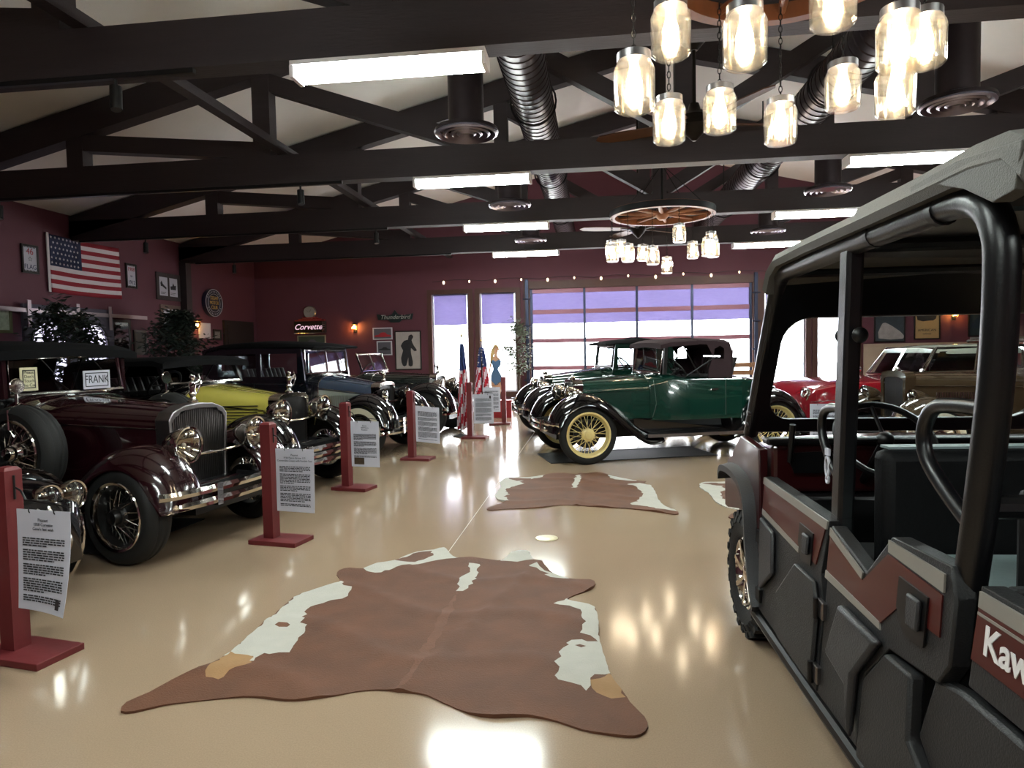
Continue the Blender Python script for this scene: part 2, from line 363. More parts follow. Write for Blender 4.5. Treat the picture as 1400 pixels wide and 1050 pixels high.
# ceiling fans
bronze = pm('oil rubbed bronze', '#1b1512', .35, .6, var=.2)
blade_m = pm('walnut fan blade', '#5b3a26', .35, var=.3, scale=4, stretch=(1, 8, 1))
fan = thing('ceiling_fan', 'brown five-blade ceiling fan on a long rod behind the big jar lamp', 'ceiling fan', (1.08, 7.55, 3.82), 0, 'ceiling fans under the ridge')
MB().cyl((0, 0, .1), (0, 0, zc(XC)-.45-3.82), .022, 10).build('downrod', bronze, fan)
MB().lathe([(0, .25), (.05, .25), (.07, .18), (.14, .12), (.15, .02), (.11, -.05), (.06, -.1), (.02, -.14), (0, -.14)], 24).build('motor', bronze, fan)
MB().lathe([(0, .98), (.1, .97), (.13, .9), (.04, .8), (0, .8)], 20).build('canopy', bronze, fan)
for k in range(5):
    a = R(14+72*k); mb = MB(); ca, sa = cos(a), sin(a)
    outl = [(.2, -.05), (.35, -.085), (.8, -.1), (1.05, -.08), (1.12, 0), (1.05, .07), (.8, .09), (.35, .075), (.2, .05)]
    mb.plate(outl, [], lambda x, y: (x*ca-y*sa, x*sa+y*ca, .03+y*.22+.012*x), lambda x, y: (x*ca-y*sa, x*sa+y*ca, .042+y*.22+.012*x)).build('blade', blade_m, fan)
    MB().beam((.1*ca, .1*sa, .02), (.32*ca, .32*sa, .035), .05, .012).build('blade_arm', bronze, fan)
dup(fan, (.85, 13.3, 3.72), R(30), 'brown five-blade ceiling fan partly behind the far wagon-wheel lamp')
# wagon-wheel chandeliers
wheelwood = pm('warm oak wheel wood', '#7a4b30', .45, var=.3, scale=5, stretch=(3, 3, 1))
iron = pm('black iron', '#120f10', .5, .6, var=.2, scale=20)
jar_g = frost('jar glass', '#fffaf0', .014, .14)
bulb_m = emit('warm bulb', '#fff2de', 40)
JS = 1.5
jar_me = MB().lathe([(.0, -.155), (.05, -.155), (.06, -.145), (.062, -.03), (.055, -.012), (.047, 0), (.047, .02), (.043, .02), (.043, -.002), (.051, -.015), (.057, -.035), (.055, -.14), (.047, -.148), (0, -.148)], 20)
def chand(loc, label, rad, jars, stem, zj=0):
    t = thing('wagon_wheel_chandelier', label, 'chandelier', loc, 0, 'wagon wheel jar chandeliers')
    MB().lathe([(rad, -.05), (rad, .05), (rad-.075, .05), (rad-.075, -.05), (rad, -.05)], 56).build('rim', wheelwood, t)
    MB().lathe([(rad+.004, -.045), (rad+.004, .045), (rad, .045), (rad, -.045)], 56).build('iron_tyre', iron, t)
    MB().lathe([(0, .1), (.05, .1), (.09, .06), (.105, 0), (.09, -.06), (.05, -.1), (0, -.1)], 20).build('hub', wheelwood, t)
    for k in range(10):
        a = 2*pi*k/10+.15
        MB().tube([(.09*cos(a), .09*sin(a), 0), (.4*rad*cos(a), .4*rad*sin(a), 0), ((rad-.06)*cos(a), (rad-.06)*sin(a), 0)], [.028, .034, .024], 8).build('spoke', wheelwood, t)
    mb = MB(); mb.cyl((0, 0, .08), (0, 0, stem), .02, 8)
    for k in range(4):
        a = pi/4+pi/2*k; mb.cyl((rad*.93*cos(a), rad*.93*sin(a), .05), (0, 0, min(stem, .75)), .006, 5)
    mb.build('hanging_rod', iron, t)
    for (jx, jy, jz) in jars:
        top = -.05; L = (top-jz-.04)
        mb = MB(); n = max(3, int(L/.034)); st = L/n
        for q in range(n):
            z = top-st*(q+.5); ang = 0 if q % 2 else pi/2
            mb.tube([(jx+.010*cos(u)*cos(ang), jy+.010*cos(u)*sin(ang), z+st*.62*sin(u)) for u in [2*pi*k/8 for k in range(8)]], .0028, 4, True)
        ch = mb.build('pendant_chain', iron, t)
        MB().lathe([(0, .055), (.025, .055), (.03, .04), (.08, .036), (.08, .0), (.0, .0)], 16, (jx, jy, jz)).build('jar_lid', steel, ch)
        j = bpy.data.objects.new('glass_jar', jm); C.objects.link(j); j.parent = ch; j.location = (jx, jy, jz); j.scale = (JS*1.05, JS*1.05, JS)
        b = bpy.data.objects.new('bulb', bmsh); C.objects.link(b); b.parent = ch; b.location = (jx, jy, jz); b.scale = (JS, JS, JS)
    return t
_j = jar_me.build('glass_jar', jar_g); jm = _j.data; bpy.data.objects.remove(_j)
_b = MB().lathe([(0, .0), (.013, -.0), (.014, -.03), (.024, -.06), (.026, -.075), (.018, -.098), (0, -.106)], 12).build('bulb', bulb_m); bmsh = _b.data; bpy.data.objects.remove(_b)
def jr(cx, cy, lst): return [(x-cx, y, z) for x, y, z in lst]
big = [(-0.693, -0.435, -0.43), (-0.398, -0.685, -0.596), (-0.033, -0.717, -0.466), (0.288, -0.602, -0.62), (0.533, -0.288, -0.501), (-0.879, -0.571, -0.724), (0.483, -0.087, -0.665), (0.351, 0.286, -0.5), (0.055, 0.467, -0.623), (-0.324, 0.346, -0.567), (-0.623, 0.306, -0.626)]
chand((1.08, 3.9, 3.57), 'big wagon-wheel chandelier with glowing mason jars cut off by the picture top', .70, big, .6)
small = [(-.62, .3, -.37), (-.78, .0, -.42), (-.55, -.45, -.55), (-.77, -.12, -.5), (-.25, .7, -.40), (-.2, -.6, -.62), (.17, -.72, -.33), (.14, .7, -.62), (.52, .45, -.42), (.62, -.42, -.5), (.75, .1, -.33), (.72, -.25, -.5)]
chand((1.06, 11.2-.35, 3.56), 'small far wagon-wheel chandelier with hanging jar lamps before the windows', .80, small, 1.2)
# track lights
def track(Y, x0, x1, heads, label):
    t = thing('track_light', label, 'track light', (0, Y, ZB-.002), 0, 'black track lights under the trusses')
    MB().box(x0, x1, -.02, .02, -.035, 0).build('rail', black, t, 0)
    for x in heads:
        h = MB().cyl((x, 0, -.035), (x, 0, -.09), .012, 8).cyl((x, 0, -.09), (x+.01, -.02, -.26), .042, 16)
        ho = h.build('lamp_head', black, t)
        MB().cyl((x+.0103, -.0205, -.2605), (x+.011, -.0212, -.265), .036, 16).build('lamp_lens', steel, ho)
track(4.72, -6.2, -2.85, [-3.47], 'black track rail with one spot lamp under the lowest truss in view')
track(8.02, -9.0, -3.0, [-7.6, -3.53], 'long black track rail with spot lamps under the second truss')
track(11.12, -9.0, -3.4, [-7.75, -3.6], 'black track rail with spot lamps under the third truss over the flag wall')
track(14.32, -8.8, -3.0, [-7.9], 'black track rail with one spot lamp under the last truss by the far corner')
# string lights over the glass door
t = thing('string_lights', 'thin string of little bulbs strung along the top of the glass door', 'string lights', (0, YB-.16, 0))
mb = MB(); pts = []
for k in range(50):
    x = -4.2+9.8*k/49; pts.append((x, 0, 3.30+.05*abs(sin(x*2.2))))
mb.tube(pts, .006, 5).build('cable', black, t)
bl = emit('faint bulb', '#ffe2b8', 2.5)
for k in range(14):
    x = -3.9+.68*k; z = 3.30+.05*abs(sin(x*2.2)); s = .03 if k % 2 else .042
    MB().ball((x, 0, z-s-.01), s*.7, sz=1.6, n=8, m=6).build('bulb', bl, t)
# ------------------------------------------------------------------ vintage cars
def paint(name, col, rough=.16, var=.05): return pm(name, col, rough, 0, coat=1, var=var, scale=3)
def wheel(root, x, y, s, Rr=.38, w=.15, rr=.27, tyre=rubber, rim=chrome, spokes='wire', white=None, hubm=chrome, name='wheel', z=None, lean=0):
    """s = +1 when the outer face looks to +y"""
    z = Rr if z is None else z
    t = MB().lathe([(rr-.012, -w*.36), (rr+.02, -w*.5), (Rr-.05, -w*.53), (Rr-.015, -w*.42), (Rr-.004, -w*.28), (Rr, -w*.2), (Rr-.006, -w*.16), (Rr-.006, -w*.1), (Rr, -w*.06), (Rr, w*.06), (Rr-.006, w*.1), (Rr-.006, w*.16), (Rr, w*.2), (Rr-.004, w*.28), (Rr-.015, w*.42), (Rr-.05, w*.53), (rr+.02, w*.5), (rr-.012, w*.36)], 40, ax='y')
    o = t.build('tyre' if name == 'wheel' else name, tyre, root, 40); o.location = (x, y, z); o.rotation_euler = (0, 0, lean)
    if white: MB().lathe([(rr+.0, s*w*.505), (rr+.03, s*w*.535), (Rr-.065, s*w*.545), (Rr-.05, s*w*.5345)], 40, ax='y').build('whitewall', white, o)
    MB().lathe([(rr+.012, s*w*.5), (rr+.006, s*w*.54), (rr-.012, s*w*.5), (rr-.02, s*w*.36)], 40, ax='y').build('rim', rim, o)
    MB().lathe([(rr-.02, s*w*.36), (rr-.03, s*w*.15), (rr-.04, 0), (rr-.03, -s*w*.3), (rr+.01, -s*w*.5)], 40, ax='y').build('rim_barrel', black if rim is chrome else rim, o)
    if spokes == 'wire':
        mb = MB(); n = 44 if rim is chrome else 32
        for k in range(n):
            a = 2*pi*k/n; b = a+(.32 if k % 2 else -.32); y0 = (.4 if k % 4 < 2 else -.1)*w*s
            mb.tube([(.075*cos(b), y0, .075*sin(b)), ((rr-.03)*cos(a), .08*w*s, (rr-.03)*sin(a))], .0036 if rim is chrome else .0042, 5)
        mb.build('wire_spokes', rim, o)
    elif spokes == 'wood':
        mb = MB()
        for k in range(12):
            a = 2*pi*k/12; mb.tube([(.07*cos(a), .1*w*s, .07*sin(a)), ((rr-.03)*cos(a), .05*w*s, (rr-.03)*sin(a))], [.024, .017], 6)
        mb.build('wood_spokes', rim, o)
    elif spokes == 'disc':
        MB().lathe([(rr-.02, s*w*.3), (rr-.06, s*w*.42), (.12, s*w*.2), (.1, s*w*.3), (0, s*w*.35)], 32, ax='y').build('wheel_disc', rim, o)
    MB().lathe([(.085, -w*.1*s), (.085, w*.32*s), (.06, w*.44*s), (.058, w*.56*s), (.045, w*.66*s), (.0, w*.7*s)], 24, ax='y').build('hub_cap', hubm, o)
    MB().lathe([(.0, -w*.2*s), (rr*.62, -w*.2*s), (rr*.62, -w*.55*s), (0, -w*.55*s)], 24, ax='y').build('brake_drum', black, o)
    return o
def fender(root, x0, path, y0, y1, s, mat, crown=.07, name='fender', lip=.05, t=.014, m=8, inner=.0):
    P = sm(path, 5); N = len(P); up = []; lo = []
    for i, (px, pz) in enumerate(P):
        a = P[max(i-1, 0)]; b = P[min(i+1, N-1)]; dx, dz = b[0]-a[0], b[1]-a[1]; L = math.hypot(dx, dz) or 1
        nx, nz = -dz/L, dx/L
        if nz < 0 and abs(nz) > abs(nx) or (abs(nz) <= abs(nx) and ((nx < 0) == (px > 0))): nx, nz = -nx, -nz
        f = min(1, .45+min(i, N-1-i)*.1)
        ru, rl = [], []
        for k in range(m+1):
            u = k/m; drop = crown*f*(abs(u-.35)/.65)**2.6+(lip*f*max(0, (u-.8)/.2)**1.6)
            if u < .35: drop = inner*((.35-u)/.35)**2
            y = s*(y0+(y1-y0)*u)
            ru.append((x0+px-nx*drop, y, pz-nz*drop)); rl.append((x0+px-nx*(drop+t), y, pz-nz*(drop+t)))
        up.append(ru+rl[::-1])
    return MB().loft(up).build(name, mat, root, 50)
def arch_ring(x, w, zb, zs, zt, n=10, e=2.4, xt=0):
    """cross-section: up one side, over a superellipse crown, down the other"""
    r = [(x, w, zb)]
    for k in range(n+1):
        a = pi*k/n; c, s_ = cos(a), sin(a)
        yy = (abs(c)**(2/e))*(1 if c >= 0 else -1)*w; zz = zs+(zt-zs)*(abs(s_)**(2/e))
        r.append((x+xt*(zz-zs), yy, zz))
    r.append((x, -w, zb)); return r
def headlight(root, x, y, z, r=.115, bucket=chrome, depth=.2, name='headlight', yaw=0):
    h = MB().lathe([(0, -depth), (r*.35, -depth*.95), (r*.75, -depth*.6), (r*.97, -depth*.2), (r*1.0, 0), (r*1.06, .0), (r*1.08, .012), (r*1.04, .026), (r*.94, .022)], 28, ax='x').build(name, bucket, root)
    h.location = (x, y, z); h.rotation_euler = (0, 0, yaw)
    MB().lathe([(r*.95, .015), (r*.7, .03), (r*.35, .04), (0, .043)], 28, ax='x').build('lens', lensm, h)
    MB().lathe([(r*.94, .005), (r*.7, -.04), (r*.3, -.09), (0, -.1)], 24, ax='x').build('reflector', chrome, h)
    MB().ball((-.03, 0, 0), .016).build('lamp_bulb', white_p, h)
    return h
def radiator(root, x, w, z0, z1, shape, shell=chrome, grille=None, slats=0, depth=.14, sw=.03):
    if shape == 'peak':   # angled shoulders rising to a rounded crown
        top = [(w, z1-.11), (w*.86, z1-.055), (w*.5, z1-.012), (0, z1), (-w*.5, z1-.012), (-w*.86, z1-.055), (-w, z1-.11)]
    else:
        top = sm([(w, z1-.10), (w*.97, z1-.055), (w*.8, z1-.02), (w*.4, z1-.004), (0, z1), (-w*.4, z1-.004), (-w*.8, z1-.02), (-w*.97, z1-.055), (-w, z1-.10)], 2)
    out = [(-w*.93, z0), (w*.93, z0)]+top; cz = (z0+z1)/2
    inn = [(y*(1-sw/w), cz+(z-cz)*(1-(sw*1.6 if z > cz else sw)/(z1-z0)*2)) for y, z in out]
    MB().plate(out, [inn], lambda y, z: (x, y, z), lambda y, z: (x-depth, y, z)).build('radiator_shell', shell, root, 30, bevel=.008)
    MB().plate(inn, [], lambda y, z: (x-.03, y, z), lambda y, z: (x-depth+.01, y, z)).build('radiator_core', grille or black, root)
    if slats:
        mb = MB(); k = 0
        for k in range(slats):
            y = -w*.86+1.72*w*(k+.5)/slats; zt = min((z for yy, z in [(0, 0)]), default=0)
            zt = z1-.045-(.075 if abs(y) > w*.8 else .03 if abs(y) > w*.55 else 0)
            mb.box(x-.03, x-.012, y-.003, y+.003, z0+.02, zt)
        mb.build('grille_slats', steel, root, 0)
def bumper(root, x, half, zs, bow=.10, h=.055, mat=chrome, arm=.25):
    mb = MB()
    for z in zs:
        path = [(x-bow*(abs(y)/half)**2.2-(.04 if abs(y) > half*.97 else 0), y, z) for y in [half*(k/10-1) for k in range(21)]]
        mb.sweep(path, [(-.010, -h/2), (.004, -h/2), (.014, 0), (.004, h/2), (-.010, h/2)])
    b = mb.build('bumper', mat, root, 30)
    zc_ = sum(zs)/len(zs); hh = max(zs)-min(zs)+h
    for y in (-half*.45, half*.45):
        MB().box(x-bow*.3-.012, x-bow*.1+.02, y-.03, y+.03, zc_-hh/2-.01, zc_+hh/2+.01).build('bumper_clip', mat, b, 0)
        MB().beam((x-bow*.25, y, zc_), (x-arm-.1, y*.8, zc_+.03), .025, .05).build('bumper_arm', black, b, 0)
def steering(root, x, y, z, r=.2, tilt=50):
    o = MB().lathe([(r+.014*cos(2*pi*k/8), .014*sin(2*pi*k/8)) for k in range(9)], 28).tube([(-r, 0, 0), (r, 0, 0)], .008, 6).tube([(0, -r, 0), (0, r, 0)], .008, 6).cyl((0, 0, -.0), (0, 0, -.5), .017, 8).ball((0, 0, 0), .035).build('steering_wheel', black, root)
    o.location = (x, y, z); o.rotation_euler = (0, -R(tilt), 0)
def windshield(root, x, w, z0, z1, rake=.06, frame=chrome, split=False, sz=.02, top_curve=0):
    P = [(x, -w, z0), (x-rake, -w*.96, z1), (x-rake, w*.96, z1), (x, w, z0)]
    mb = MB().tube(P, sz, 8, True)
    if split: mb.cyl((x, 0, z0), (x-rake, 0, z1), sz*.7, 8)
    f = mb.build('windshield_frame', frame, root)
    MB().add([(p[0], p[1], p[2]) for p in P]+[(p[0]-.006, p[1], p[2]) for p in P], [(0, 1, 2, 3), (7, 6, 5, 4), (0, 4, 5, 1), (2, 6, 7, 3), (1, 5, 6, 2), (3, 7, 4, 0)]).build('windshield_glass', glass_c, f, 0)
    mb = MB()
    for y in ((-w*.45, w*.45)): mb.beam((x-rake+.015, y, z1-.02), (x-rake*.4+.02, y+w*.28, z0+(z1-z0)*.35), .008, .006)
    mb.build('wiper', black, f, 0)
def seatback(root, x, w, z0, z1, mat=leather):
    mb = MB(); n = 9
    for k in range(n):
        y = -w+2*w*(k+.5)/n; mb.loft([[(x+.06*cos(t)-.1*u, y+w/n*.98*sin(t)*.99, z0+(z1-z0)*u) for t in [2*pi*q/10 for q in range(10)]] for u in (0, .25, .5, .75, .93, 1)])
    mb.build('seat_back', mat, root)
def vintage(name, label, o, h, P, cat='car', group=None):
    g = P.get
    t = thing(name, label, cat, (o[0], o[1], 0), h, group)
    WB = g('WB', 3.0); Rr = g('R', .38); T = .70; w = g('tw', .15); rr = g('rr', .27)
    body, hoodm, fm, lower = P['body'], P['hood'], g('fend', blackp), P.get('lower', P['hood'])
    zr, xw, zb, zt = P['zr'], P['xw'], P['zb'], P['zt']; xc = xw+.16; z0 = g('z0', .52); hw = g('hw', .25); bw = g('bw', .64); belt = g('belt', 1.08); xr = g('xr', .06)
    # hood
    e = g('e', 2.6)
    rings = []; split = g('twotone')
    for u in (0, .3, .65, 1):
        x = (xr-.12)*(1-u)+xc*u; ww = hw*.96*(1-u)+.50*u; ztop = (zr-.03)*(1-u)+(zb-.03)*u
        rings.append((x, ww, ztop-.15-.03*u, ztop))
    if split:
        MB().loft([arch_ring(x, ww, zs-.02, zs, z, e=e) for x, ww, zs, z in rings]).build('hood_top', hoodm, t, 40)
        MB().loft([[(x, ww+.004, z0+.02), (x, ww+.004, zs-.024), (x, -ww-.004, zs-.024), (x, -ww-.004, z0+.02)] for x, ww, zs, z in rings]).build('hood_side', lower, t, 30)
    else:
        MB().loft([arch_ring(x, ww, z0+.02, zs, z, e=e) for x, ww, zs, z in rings]).build('hood', hoodm, t, 40)
    mb = MB()
    for s in (-1, 1):
        mb.tube([(x, s*(ww+.006), zs-.005) for x, ww, zs, z in rings], .006, 5)
    mb.tube([(x, 0, z+.003) for x, ww, zs, z in rings], .006, 5)
    x, ww, zs, z = rings[-1]; mb.tube([(p[0]-.005, p[1]*1.012, p[2]+.006) for p in arch_ring(x, ww, z0+.1, zs, z, e=e)], .008, 5)
    mb.build('hood_moulding', g('mould', chrome), t)
    lv = g('louvre')
    if lv:
        mb = MB()
        for s in (-1, 1):
            if lv == 'h':
                for k in range(8):
                    z = .72+.033*k
                    def yy(x, z=z): u = (x-(xr-.12))/(xc-(xr-.12)); return hw*.96*(1-u)+.50*u+.006
                    a, b = xr-.25, xc+.18; mb.beam((a, s*yy(a), z), (b, s*yy(b), z), .014, .012)
            else:
                for k in range(16):
                    x = -.32-.03*k; u = (x-(xr-.12))/(xc-(xr-.12)); y = hw*.96*(1-u)+.50*u+.006; mb.beam((x, s*y, .70), (x, s*y, .87), .012, .012)
        mb.build('hood_louvre', g('louvm', lower), t)
    # cowl and body tub
    tail = g('tail', -WB-.25); rings = []
    secs = [(xc-.004, .505, zb-.18, zb-.03), (xw+.0, .56, zb-.14, zb), (xw-.12, .60, belt-.03, belt+.06), (xw-.35, bw-.01, belt-.05, belt+.012), (xw-1.1, bw+.01, belt-.05, belt+.01)]
    if g('deck', 1): secs += [(-WB+.55, bw, belt-.06, belt+.02), (-WB+.1, bw-.08, belt-.12, belt-.03), (-WB-.2, bw-.2, .86, .93), (tail-.12, bw-.34, .66, .72)]
    else: secs += [(-WB+.4, bw, belt-.05, belt+.01), (tail+.1, bw-.02, belt-.06, belt+.0), (tail, bw-.08, belt-.12, belt-.05)]
    MB().loft([arch_ring(x, ww, z0 if x > -WB else z0+.03, zs, z, e=3.2) for x, ww, zs, z in secs]).build('body', body, t, 40)
    # door outline, belt moulding, handle
    xd0, xd1 = g('door', (xw+.12, xw-.86))
    for s in (-1, 1):
        y = s*(bw+.004)
        MB().tube([(xd0, s*(bw-.055), belt-.02), (xd0-.02, y*.985, .75), (xd0+.03, y*.97, z0+.05)], .004, 4).build('door_seam', g('seamm', black), t)
        MB().tube([(xd1, y*1.01, belt-.02), (xd1, y*1.01, z0+.05)], .004, 4).build('door_seam', g('seamm', black), t)
    for s in (-1, 1): MB().beam((xd1+.12, s*(bw+.03), belt-.16), (xd1+.22, s*(bw+.03), belt-.16), .018, .018).cyl((xd1+.17, s*(bw-.01), belt-.16), (xd1+.17, s*(bw+.03), belt-.16), .01, 6).build('door_handle', chrome, t)
    # chassis rail, running boards
    MB().box(-WB-.3, .35, -.42, .42, .30, z0+.01).build('chassis', black, t, 0)
    for s in (-1, 1):
        bd = MB().box(-WB+.48, -.78, s*.5 if s > 0 else -.80, .80 if s > 0 else -.5, .325, .36).build('running_board', black, t, 0)
        MB().box(-WB+.48, -.78, s*.803-.006, s*.803+.006, .322, .364).build('board_edge', g('edge', chrome), bd, 0)
        MB().add([(-WB+.5, s*.5, .36), (-.7, s*.5, .36), (-.7, s*.62 if 0 else s*.5, z0+.03), (-WB+.5, s*.6, z0+.03), (-WB+.5, s*.47, .36), (-.7, s*.47, .36), (-.7, s*.45, z0+.03), (-WB+.5, s*.5, z0+.03)], [(0, 1, 2, 3), (7, 6, 5, 4), (0, 4, 5, 1), (3, 2, 6, 7), (0, 3, 7, 4), (1, 5, 6, 2)]).build('splash_apron', fm, t, 0)
        q = Rr/.38
        fp = g('fpath', [(.50, .42), (.47, .58), (.36, .76), (.18, .875), (-.02, .90), (-.24, .83), (-.45, .67), (-.66, .48), (-.85, .37), (-1.0, .35)])
        fender(t, 0, [(x*q, z*q if z > .4 else z) for x, z in fp], .36, .815, s, fm, crown=.09, name='front_fender', inner=.10)
        rp = [(.66, .35), (.50, .43), (.41, .62), (.28, .78), (.08, .88), (-.12, .87), (-.30, .76), (-.43, .60), (-.50, .42)]
        fender(t, -WB, [(x*q, z*q if z > .4 else z) for x, z in rp], .50, .825, s, fm, crown=.09, name='rear_fender')
        kw = dict(Rr=Rr, w=w, rr=rr, rim=g('rim', chrome), spokes=g('spokes', 'wire'), white=g('white'), hubm=g('hubm', chrome))
        wheel(t, 0, s*T, s, lean=R(g('steer', 0)), **kw); wheel(t, -WB, s*T, s, **kw)
    # front axle and valance between the fenders
    MB().tube([(0, -.62, Rr), (.02, -.4, Rr-.08), (.02, .4, Rr-.08), (0, .62, Rr)], .03, 8).build('front_axle', black, t)
    MB().plate([(-.36, .32), (.36, .32), (.40, z0-.02), (.30, z0+.02), (-.30, z0+.02), (-.40, z0-.02)], [], lambda y, z: (xr+.16-.3*(z-.4), y, z), lambda y, z: (xr+.13-.3*(z-.4), y, z)).build('front_valance', fm, t, 0)
    radiator(t, xr, hw, z0-.02, zr, g('rshape', 'round'), g('shell', chrome), g('core'), g('slats', 0), sw=g('sw', .03))
    lx, lz, ly = g('lamp', (.22, .88, .36))
    for s in (-1, 1): headlight(t, lx, s*ly, lz, g('lr', .12), g('bucket', chrome))
    if not g('nobar'): MB().tube([(lx-.06, -ly, lz-.09), (lx-.03, 0, lz-.10), (lx-.06, ly, lz-.09)], .013, 8).build('lamp_bar', chrome, t)
    for s in (-1, 1): MB().cyl((lx-.08, s*ly, lz-.1), (lx-.1, s*ly*.98, .68), .016, 8).build('lamp_post', chrome, t)
    bumper(t, g('bx', .50), .80, g('bz', (.44, .53)), mat=g('bm', chrome))
    # mascot
    mk = g('mascot', 'cap')
    m = MB().lathe([(0, .0), (.04, 0), (.042, .02), (.028, .03), (.02, .05), (0, .055)], 16, (xr-.06, 0, zr-.004))
    if mk == 'archer':
        m.lathe([(.02, .05), (.03, .07), (.022, .1), (.03, .14), (.024, .17), (.012, .18), (.022, .2), (.018, .225), (0, .235)], 12, (xr-.06, 0, zr))
        m.tube([(xr-.04, -.03, zr+.14), (xr+.02, -.06, zr+.16), (xr+.05, -.03, zr+.19)], .012, 6).tube([(xr-.05, .03, zr+.15), (xr-.02, .07, zr+.17)], .012, 6)
        m.tube([(xr+.03, -.05, zr+.08), (xr+.06, -.04, zr+.16), (xr+.02, -.02, zr+.24)], .005, 5)
    elif mk == 'bird':
        m.lathe([(.012, .05), (.022, .08), (.028, .11), (.02, .14), (0, .16)], 12, (xr-.06, 0, zr))
        for s in (-1, 1): m.loft([[(xr-.05, s*.01, zr+.07), (xr-.08, s*.01, zr+.12), (xr-.06, s*.015, zr+.12)], [(xr-.1, s*.06, zr+.12), (xr-.12, s*.06, zr+.15), (xr-.1, s*.065, zr+.15)]])
    m.build('radiator_cap', chrome, t)
    windshield(t, xw, g('ww', .56), zb, zt, g('rake', .06), g('wsf', chrome), g('wsplit', False))
    steering(t, xw-.32, g('sy', .3), belt+.10)
    top = g('top', 'none'); xe = g('xe', -2.55)
    if top in ('soft', 'roadster'):
        tm = g('topm', canvas_b); z1, z2 = g('ztop', (zt+.02, zt+.10)); W = g('tw2', .64)
        xs = [(xw+.04, z1-.03, z1+.03), (xw-.1, z1, z1+.075), (xw-.5, z2-.06, z2), ((xw+xe)/2, z2-.05, z2+.01), (xe+.2, z2-.07, z2+.0), (xe+.03, z2-.10, z2-.012), (xe-.03, z2-.13, z2-.04), (xe-.045, z2-.22, z2-.12)]
        MB().loft([[(x, W, a-.03), (x, W, a+(b-a)*.35), (x, W*.93, a+(b-a)*.75), (x, W*.5, b-.004), (x, 0, b), (x, -W*.5, b-.004), (x, -W*.93, a+(b-a)*.75), (x, -W, a+(b-a)*.35), (x, -W, a-.03), (x, 0, a)] for x, a, b in xs]).build('canvas_top', tm, t, 40)
        zz = z2-.2
        MB().plate([(-W, belt-.06), (W, belt-.06), (W, zz+.03), (-W, zz+.03)], [[(-.28, belt+.12), (.28, belt+.12), (.28, belt+.28), (-.28, belt+.28)]], lambda y, z: (xe-.05-.05*(z-belt), y, z), lambda y, z: (xe-.03-.05*(z-belt), y, z)).build('rear_curtain', tm, t, 0)
        qp = g('quarter', .55)
        for s in (-1, 1):
            hole = [[(xe+.06, belt+.24), (xe+.06, belt+.38), (xe+.12, belt+.42), (xe+.2, belt+.38), (xe+.22, belt+.24)]] if g('qhole') else []
            MB().plate(sm([(xe-.05, belt-.05), (xe+qp, belt-.05), (xe+qp-.02, belt+.12), (xe+qp-.08, belt+.28), (xe+qp+.02, zz+.13), (xe+qp+.2, zz+.17), (xe-.05, zz+.06)], 1), hole, lambda x, z: (x, s*W*.99, z), lambda x, z: (x, s*W*.965, z)).build('quarter_curtain', tm, t, 0)
            MB().tube([(xe+qp+.35, s*W*.96, z2-.08), (xe+qp+.1, s*W*.96, belt+.0)], .010, 6).tube([(xe+qp-.1, s*W*.96, belt+.26), (xe+qp+.3, s*W*.96, belt+.02)], .010, 6).build('top_bow', black, t)
        for s in (-1, 1): MB().beam((xw-.02, s*.57, zb-.02), (xw-g('rake', .06)-.0, s*.57, z1), .035, .05).build('windshield_post', g('postm', black), t, 0)
    if top in ('sedan', 'coupe'):
        tm = g('topm', canvas_b); W = bw-.01; z2 = g('zroof', zt+.12); v = g('visor', .14)
        xs = [(xw+v, zt+.03, zt+.06), (xw+v-.03, zt+.01, zt+.075), (xw-.1, zt+.02, z2-.03), (xw-.5, zt+.02, z2), ((xw+xe)/2, zt+.03, z2+.015), (xe+.3, zt+.02, z2-.01), (xe+.05, zt-.02, z2-.06), (xe-.02, zt-.1, z2-.14)]
        MB().loft([[(x, W, a), (x, W, a+(b-a)*.3), (x, W*.92, a+(b-a)*.72), (x, W*.5, b-.006), (x, 0, b), (x, -W*.5, b-.006), (x, -W*.92, a+(b-a)*.72), (x, -W, a+(b-a)*.3), (x, -W, a), (x, 0, a)] for x, a, b in xs]).build('roof', tm, t, 40)
        pil = g('pillars', [xw-.02, xw-.82, xw-.92, xw-1.5])
        for s in (-1, 1):
            holes = []
            for a, b in g('wins'): holes.append(sm([(a, belt+.07), (b, belt+.07), (b, zt-.05), (a, zt-.05)], 1))
            MB().plate([(xe, belt-.03), (xw+.02, belt-.03), (xw-.04, zt+.04), (xe, zt+.04)], [hh[::1][:-1] if 0 else hh for hh in holes], lambda x, z: (x, s*W, z), lambda x, z: (x, s*(W-.03), z)).build('side_panel', body, t, 0)
            for a, b in g('wins'): MB().box(min(a, b), max(a, b), s*(W-.018)-.002, s*(W-.018)+.002, belt+.07, zt-.05).build('side_glass', glass_c, t, 0)
        MB().plate([(-W, belt-.05), (W, belt-.05), (W, zt+.02), (-W, zt+.02)], [[(-.25, belt+.15), (.25, belt+.15), (.25, belt+.33), (-.25, belt+.33)]], lambda y, z: (xe+.0, y, z), lambda y, z: (xe-.03, y, z)).build('rear_panel', body, t, 0)
        seatback(t, xw-1.1, .5, belt-.1, belt+.18)
    if top in ('soft', 'roadster', 'none'):
        MB().loft([arch_ring(x, W_, belt-.02, belt-.015, belt+.02) for x, W_ in ((xw-.2, .5), (xw-1.1, .54))]).build('cockpit_opening', leather, t)
        seatback(t, xw-.98, .5, belt-.06, belt+g('sb', .18))
    sp = g('spare')
